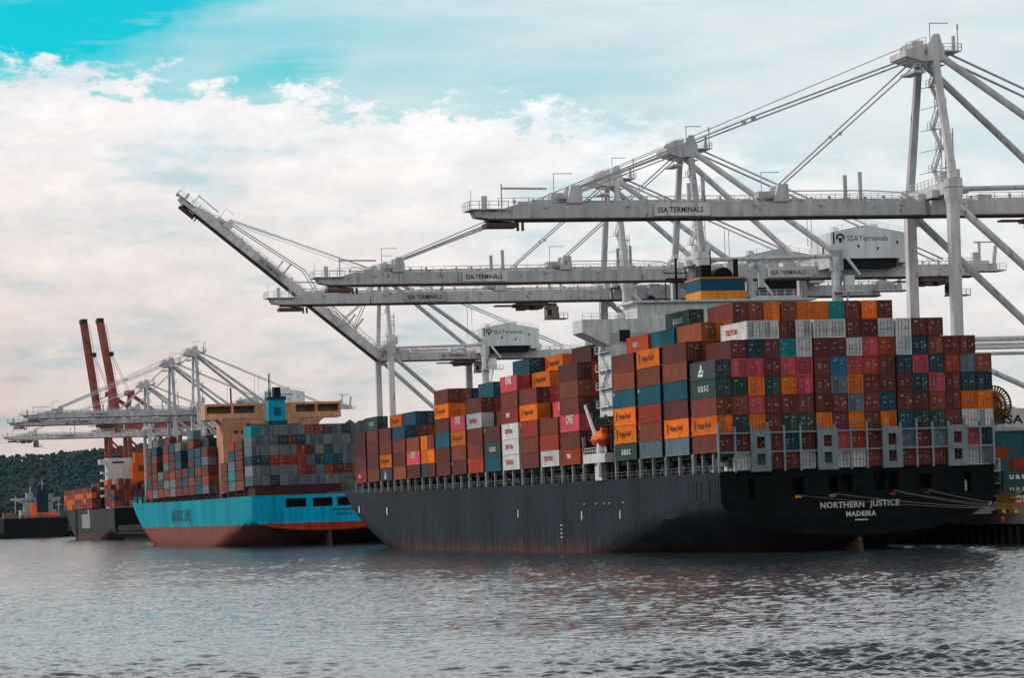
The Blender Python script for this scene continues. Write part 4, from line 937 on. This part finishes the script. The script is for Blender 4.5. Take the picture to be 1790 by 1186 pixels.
# its stern face of containers, top tier first (12 columns show beside the grey bow)
BST = ['.essstbekgsedes...', 'sesdmtseessetds', 'sessrdgwgssesmes', 'dddrrresgtutsssr', 'esdsesrmserrmmr', 'seseddsseesswsss']
BST = ['.seessbbksgsers...', 'sssgmdsseeeudss..', 'ssessrmegssesmses', 'ddrrrrsgutssrmmss', 'essesrmsrmmrrmsss', 'ssdssssseeessssc.']
BH = lambda j: 16.75 + 2.74*j
for r_, row in enumerate(BST):
    tier = 6-r_
    for k, ch in enumerate(row[:15]):
        if ch == '.': continue
        container(BS @ T(k*PC+.02+.35, 0, BH(tier-1)), ch, 2.70, label=f'{PAL[ch][1]} container, {ORD[tier]} up in {ORD[k+1]} column of the blue ship stern', group='containers stacked across the stern of the blue ship')
mass(BS @ T(.37-2.5+2.5, 0, BH(5)), 'c', 2.7)
rb = random.Random(4)
for b_ in range(1, 20):
    t = b_*P+(8 if b_ > 4 else 0)
    if b_ == 4: continue
    tiers = {1:5,2:5,3:3,5:5,6:6}.get(b_, 6 if b_ < 15 else 5)
    if b_ >= 18: tiers = 4
    k0 = 0 if b_ < 15 else 2 if b_ < 18 else 4
    for k in range(k0, 17-k0):
        if k > 3 and b_ < 4: pass
        if k > 9 and b_ > 6: continue
        tt = tiers + ((rb.random() < .3 and b_ > 4) - (rb.random() < .3) - (rb.random() < .12)*2 if b_ > 3 else 0)
        z = 15.8
        for j in range(tt):
            if b_ < 10: ch = rb.choice('mmmnmbmnkdbrmtmoes' if k < 4 else 'mmbdgmsmetwr')
            elif b_ < 15: ch = rb.choice('mmnmrbbmmkdes' if j < 5 else 'mmtmsd')
            else: ch = rb.choice('sssdsemcs')
            if b_ < 4: ch = {1: 'bmmmmm', 2: 'scstrr', 3: 'mmmmmm'}[b_][j % 6] if k == 0 else rb.choice('mmsd')
            mass(BS @ T(k*PC+.1, t, z), ch, 2.68, 11.9); z += 2.82

# ------------------------------------------------------------------ third ship, dark grey with white house
TS = at(51, 1122, 0)
T3 = empty('container_ship', TS, 'distant grey container ship with a white bridge and orange funnel', 'ship')
MG = hull_mat('hull_distant_grey', (.060,.066,.072), (.09,.05,.045), 3.5, 2.2)
ship_hull(T3, MG, 262, 40, 16.0, 2.5, zbot=-1.5, hfull=6.5, matT=MHs, ts0=165, cut=25, sheer=.5)  # its transom takes the same shade-darkened paint
MB().mesh([(-.08,105,6.2),(-.08,143,6.2),(-.08,143,13.6),(-.08,105,13.6)], [(0,1,2,3)]).build('logo_panel', M_logo, T3)
MB().box(-.09,-.02,108,114,13.6,16).build('logo_panel', M_logo, T3)
q = MB(); q.box(4.5,17,58,70,16,42.0); q.box(.6,18,60,66,38.8,41.5)
for z in (22, 26, 30, 34): q.box(1.4,4.5,60,66,z,z+1.1)
q.build('superstructure', M_white, T3)
q = MB(); q.box(7,13,57.9,58.02,39.2,40.3); q.build('window', M_glass, T3)
q = MB(); q.box(15.5,24,44,52,30,39); q.box(13.8,22.0,40,52,24,30.5); q.box(17,25,46,52,38,44.5); q.build('funnel', M_orange, T3)
q = MB(); q.box(18.5,21.5,43.9,44.02,34.5,37.5); q.box(17.5,20.5,39.9,40.02,26,29); q.build('louvre', paint('rust_red_louvre', (.2,.02,.01), .6, .2, 0, 1), T3)
for k in range(1, 11):
    for j, ch in enumerate(rb.choice(['mor', 'rmom', 'mobr', 'mdr', 'brom', 'wmr', 'oorm'])): mass(TS @ T(.2, 62+k*13.6+20, 16.6+j*2.8), ch, 2.75)
    for c_ in (1, 3, 5):
        for j in range(rb.choice([3, 4, 5]) if k < 6 else 3): mass(TS @ T(.2+c_*2.5, 62+k*13.6+20, 16.6+j*2.8), rb.choice('mrobdg'), 2.75)
for c_ in range(0, 15):
    for b_ in (0, 1, 2):
        for j in range(rb.choice([3,4,5])): mass(TS @ T(.2+c_*2.5, b_*13.6, 16.6+j*2.8), rb.choice('mrbrommd'), 2.75)

# ------------------------------------------------------------------ fourth ship at far left, seen from astern
FS = at(62, 1860, 0)
T4 = empty('cargo_ship', FS, 'far small ship at left edge with dark funnel and white bridge wings', 'ship')
ship_hull(T4, MHs, 180, 46, 14.5, 3, zbot=-1.5, hfull=6, matT=MHs, ts0=110, cut=20, sheer=.5)
q = MB(); q.prism([(8,29.5),(8,28.2),(17,25.5),(17,20.5),(38,20.5),(38,25.5),(44,28.2),(44,29.5)], 22, 30); q.box(14,40,18,34,14.5,20.5); q.box(19,24,22,30,29.5,33); q.box(33,38,22,30,29.5,32); q.box(21.5,22.5,24,25,33,38)
q.build('superstructure', M_white, T4)
MB().box(25.5,33.5,10,20,17,35.5).build('funnel', paint('funnel_navy', (.006,.03,.05), .5, .2, 0, .2), T4)
MB().box(26.5,28,12,14,35.5,38).build('exhaust_stack', M_black, T4); MB().box(30,31.6,12,14,35.5,38).build('exhaust_stack', M_black, T4); MB().tube((32.5,12,35.5),(32.5,12,40),.3).build('mast', M_black, T4)
q = MB(); q.box(21,25,9,14,17,25); q.box(21,40,6,12,15,18.5); q.build('deck_housing', M_orange, T4)
for x_, h_ in ((10, 31), (41.5, 27), (30, 43)): MB().tube((x_,16,14.5),(x_,16,h_),.35,6).beam((x_-2.5,16,h_-3),(x_+2.5,16,h_-3),.4,.4).build('mast', M_white, T4)
for k in range(7): MB().box(16+k*3.2,17.6+k*3.2,21.9,22,26.6,27.6).build('window', M_glass, T4)
q = MB()
for k in range(9): q.box(4+k*4.4,6.2+k*4.4,3,5,14.5,15.5+(k*7 % 4)*.8)
q.box(0,9,2,12,14.5,19); q.rail((0,.5,14.5),(46,.5,14.5),1.4,2,.2); q.build('deck_gear', paint('deck_gear_rust', (.25,.12,.10), .6, .4, .3, .4), T4)

# ------------------------------------------------------------------ quay, yard and mooring gear
def seg(name, x0, x1, y0, y1, z0, z1, mat, kind='structure'):
    o = MB().box(x0, x1, y0, y1, z0, z1).build(name, mat, None, S.copy()); tag(o, kind=kind); return o
q = MB(); q.box(46,400,340,1070,QH-1.6,QH-.75); q.box(46.6,400,340,1069.5,QH-.75,QH); q.box(46,46.8,340,1070,QH,QH+2.6); q.box(46.8,140,1069.6,1070.4,QH-.7,QH+2.6); tag(q.build('quay', M_pile, None, S.copy()), kind='structure')
q = MB(); q.box(46,400,-420,339.9,QH-1.6,QH-.75); q.box(46.6,400,-420,339.9,QH-.75,QH)
o = q.build('quay', M_conc, None, S.copy()); tag(o, kind='structure')
seg('ground', 49, 400, -420, 1068, -3, QH-1.62, M_pile)
seg('ground', 95, 1400, 1072, 1700, -3, QH, M_pile)
seg('ground', 113, 1400, 1700.02, 2700, -3, QH, M_pile)
o = seg('ground', 58, 1400, -420, 1066, QH-.2, QH+.004, M_asphalt)
for k in range(30):
    x = -14+k*2.9
    o = MB().tube((46.6,x,-3),(46.6,x,QH-1.6),.38,8).build('pile', M_pile, None, S.copy()); tag(o, f'dark round timber pile under the quay edge, row beside the stern', 'pile', 'piles under the quay')
for j, (x, c_) in enumerate(((22.0, 0), (4.2, 1))):
    q = MB(); q.lathe([(.3,-.25),(.5,-.1),(.5,.1),(.3,.25)], (45.7,x,QH-.9), 'x', 14)
    o = q.build('fender', M_orange, None, S.copy()); tag(o, ['orange round fender at the left end of the quay face', 'orange round fender on the quay face below the yellow hook'][j], 'fender')
hk_ = empty('mooring_hook', at(47.6, 8.5, QH) @ Matrix.Rotation(R(-60), 4, 'Z') @ Matrix.Scale(1.25, 4), 'yellow quick release mooring hook on the quay end holding the ropes', 'mooring hook')
MB().box(-1.2,1.4,-.6,1.0,0,.35).box(-.5,.7,-.3,.8,.35,1.0).build('base', M_dark, hk_)
q = MB(); q.hexa([(-.9,-.4,1.0),(1.2,-.4,1.0),(1.2,.8,1.0),(-.9,.8,1.0)], [(-.3,-.4,2.3),(1.7,-.4,2.3),(1.7,.8,2.3),(-.3,.8,2.3)]); q.box(-3.2,6.4,-.5,.1,.75,1.05); q.build('hook', M_yellow, hk_)
MB().box(.2,2.3,-.5,.9,2.3,2.75).box(1.6,2.8,-.5,.6,1.5,1.75).build('capstan', M_rope, hk_)
for j, (x, w_) in enumerate(((6.5, 3.2), (2.0, 2.2))):
    o = MB().box(46.7,47.3,x,x+w_,QH,QH+.4).box(46.75,47.25,x+.2,x+w_-.2,QH+.4,QH+.8).build('kerb_block', M_yellow, None, S.copy()); tag(o, ['long yellow kerb block right of the mooring hook', 'short yellow kerb block at the right edge of the quay'][j], 'kerb')
for j, (x0, z0, x1, z1, ds) in enumerate(((11.9,8.3,48.0,5.0,'leftmost'),(17.2,8.4,48.0,5.1,'second'),(26.6,8.6,48.1,5.2,'third'),(27.4,8.3,48.1,4.9,'lower third'),(32.0,8.5,48.2,5.3,'rightmost'))):
    q = MB(); p0, p1 = Vector((x0,-.5,z0)), Vector((x1,-5.5,z1)); pts = []
    for k in range(15):
        f = k/14; p = p0.lerp(p1, f); p.z -= 4*.45*f*(1-f); pts.append(p)
    q.path(pts, .055, 6); o = q.build('mooring_rope', M_rope, None, S.copy()); tag(o, f'mooring rope running right across the dark stern from its {ds} fairlead', 'rope', 'mooring ropes')
for x in (11.9, 17.2, 26.6, 32.0):
    MB().box(x-.5,x+.4,-.35,-.02,7.95,8.3).build('fairlead', M_letb if x > 20 else M_yellow, NJ)
q = MB(); q.lathe([(.35,0),(.3,.35),(.55,.5),(.5,.62)], (48.1,-5.5,QH), 'z', 14); o = q.build('bollard', M_yellow, None, S.copy()); tag(o, 'iron mooring bollard on quay edge where the stern ropes end', 'bollard')
# yard containers beside the ship, long sides toward the viewer
Rq = Matrix.Rotation(R(-90), 4, 'Z')
def yard(x, t, j, key, let, lab, L=12.15, rot=True):
    M = at(x, t, QH+.03+2.62*j)
    if rot: M = M @ Matrix.Rotation(R(90), 4, 'Z') @ T(0, -L, 0)
    o = bpy.data.objects.new('shipping_container', cbody(L, 2.58)); link(o, None, M); set_paint(o, key); tag(o, lab, 'container', 'containers in the yard at the right edge')
    if let:
        me, ln, zf = LET[let]; text_obj(me, o, T(-.015, L/2+ln/2-1.5+3, 2.58*(1-zf)) @ RSIDE)
yard(121.8,180,0,'p','one','pink container at ground level below two green ones at right edge')
yard(121.8,180,1,'g','uasc','dark green container with white letters, lower of the yard pair')
yard(121.8,180,2,'g','uasc','dark green container with white letters, upper of the yard pair')
yard(124.2,180,3,'r',None,'rusty red container on top of the green yard pair')
for j, ch in enumerate('esew'): yard(119.2,181,j,ch,None,f'{PAL[ch][1]} container end, {["ground level", "second", "third", "fourth"][j]} in narrow yard stack beside the green pair',12.15,False)
yard(112.2,182.5,4,'r',None,'bright rusty container on top of the narrow yard stack')
sh = empty('port_shed', at(118.5, 215, QH), 'tall teal corrugated shed behind the yard containers at right edge', 'shed')
q = MB(); n = 60; vs = []
for k in range(n+1):
    x = 60*k/n; vs += [(x, .25*(k % 2), 0), (x, .25*(k % 2), 17)]
q.mesh(vs, [(2*k, 2*k+2, 2*k+3, 2*k+1) for k in range(n)]); q.box(0,60,.3,30,0,17); q.build('wall', paint('shed_teal', (.02,.13,.16), .7, .3, .1, .1), sh)
q = MB(); q.prism([(-.4,17),(60.4,17),(60.4,17.3),(30,19.0),(-.4,17.3)], -.4, 30.4); q.build('roof', M_frame, sh)

# ------------------------------------------------------------------ wooded hill
def hill():
    rng = np.random.RandomState(8); nx, ny = 160, 26
    Xs = np.linspace(-1500, 1500, nx); Ys = np.linspace(2850, 4300, ny)
    prof = lambda x: 90 + 9*np.sin(x*.006+2.2) + 7*np.sin(x*.0017) - np.clip((x+250)*.04, 0, 40)
    vs = []
    for j, y in enumerate(Ys):
        f = min(1, (y-2850)/330)**.75
        for x in Xs: vs.append((x, y, -2 + f*(prof(x)+2) + (0 if j == 0 else 3*math.sin(x*.03+y*.02)*f)))
    fs = [(j*nx+i, j*nx+i+1, (j+1)*nx+i+1, (j+1)*nx+i) for j in range(ny-1) for i in range(nx-1)]
    mh = paint('hill_ground', (.03,.05,.04), .9, .4, 0, .02, streak=False)
    o = MB().mesh(vs, fs).build('hillside', mh, None, None, True); tag(o, kind='structure')
    mf, nt, b = newmat('hazed_woodland_leaves')
    g = N(nt, 'ShaderNodeTexCoord').outputs['Object']; r = ramp(nt, [(.35, (.009,.040,.048)), (.5, (.012,.052,.060)), (.68, (.03,.068,.070))]); nt.links.new(noise(nt, g, .02, 5, .7), r.inputs[0]); nt.links.new(r.outputs[0], b.inputs['Base Color']); b.inputs['Roughness'].default_value = .9  # distance haze put into the leaf colour as a teal tint
    q = MB(); base = []
    import bmesh
    bm = bmesh.new(); bmesh.ops.create_icosphere(bm, subdivisions=1, radius=1); iv = [v.co.copy() for v in bm.verts]; fi = [tuple(v.index for v in f.verts) for f in bm.faces]; bm.free()
    rr = random.Random(2)
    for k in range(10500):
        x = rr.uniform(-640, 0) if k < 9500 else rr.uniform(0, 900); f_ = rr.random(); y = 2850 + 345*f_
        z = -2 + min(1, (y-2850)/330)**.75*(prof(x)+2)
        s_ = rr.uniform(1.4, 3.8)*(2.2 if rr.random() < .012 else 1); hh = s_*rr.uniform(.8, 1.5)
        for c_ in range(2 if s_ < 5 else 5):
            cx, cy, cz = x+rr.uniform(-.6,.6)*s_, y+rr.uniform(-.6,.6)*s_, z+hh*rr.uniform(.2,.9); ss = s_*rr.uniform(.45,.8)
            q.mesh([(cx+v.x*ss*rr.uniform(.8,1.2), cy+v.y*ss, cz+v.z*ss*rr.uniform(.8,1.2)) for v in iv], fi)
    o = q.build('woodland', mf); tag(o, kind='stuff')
hill()

# the remaining far and hidden containers: one mass
allm = MB(); mats = []
for n_, (k, mb) in enumerate(sorted(STUFF.items())):
    allm.cur = n_; mats.append(CM[k]); allm.mesh(mb.v, mb.f)
o = allm.build('container_stacks', mats); tag(o, kind='stuff')
# thin harbour haze: one even volume round everything
HZ = bpy.data.materials.new('haze'); HZ.use_nodes = True; nt = HZ.node_tree; nt.nodes.clear()
pv = nt.nodes.new('ShaderNodeVolumePrincipled'); out = nt.nodes.new('ShaderNodeOutputMaterial'); pv.inputs['Color'].default_value = (.72,.86,.95,1); pv.inputs['Density'].default_value = .000005
nt.links.new(pv.outputs[0], out.inputs['Volume'])
tag(MB().box(-5000,5000,-900,9300,-6,230).build('haze', HZ), kind='stuff')
scene.view_settings.view_transform = 'Standard'; scene.view_settings.look = 'None'; scene.view_settings.exposure = 0; scene.view_settings.gamma = 1
scene.cycles.max_bounces = 6; scene.cycles.diffuse_bounces = 2; scene.cycles.glossy_bounces = 3; scene.cycles.caustics_reflective = False
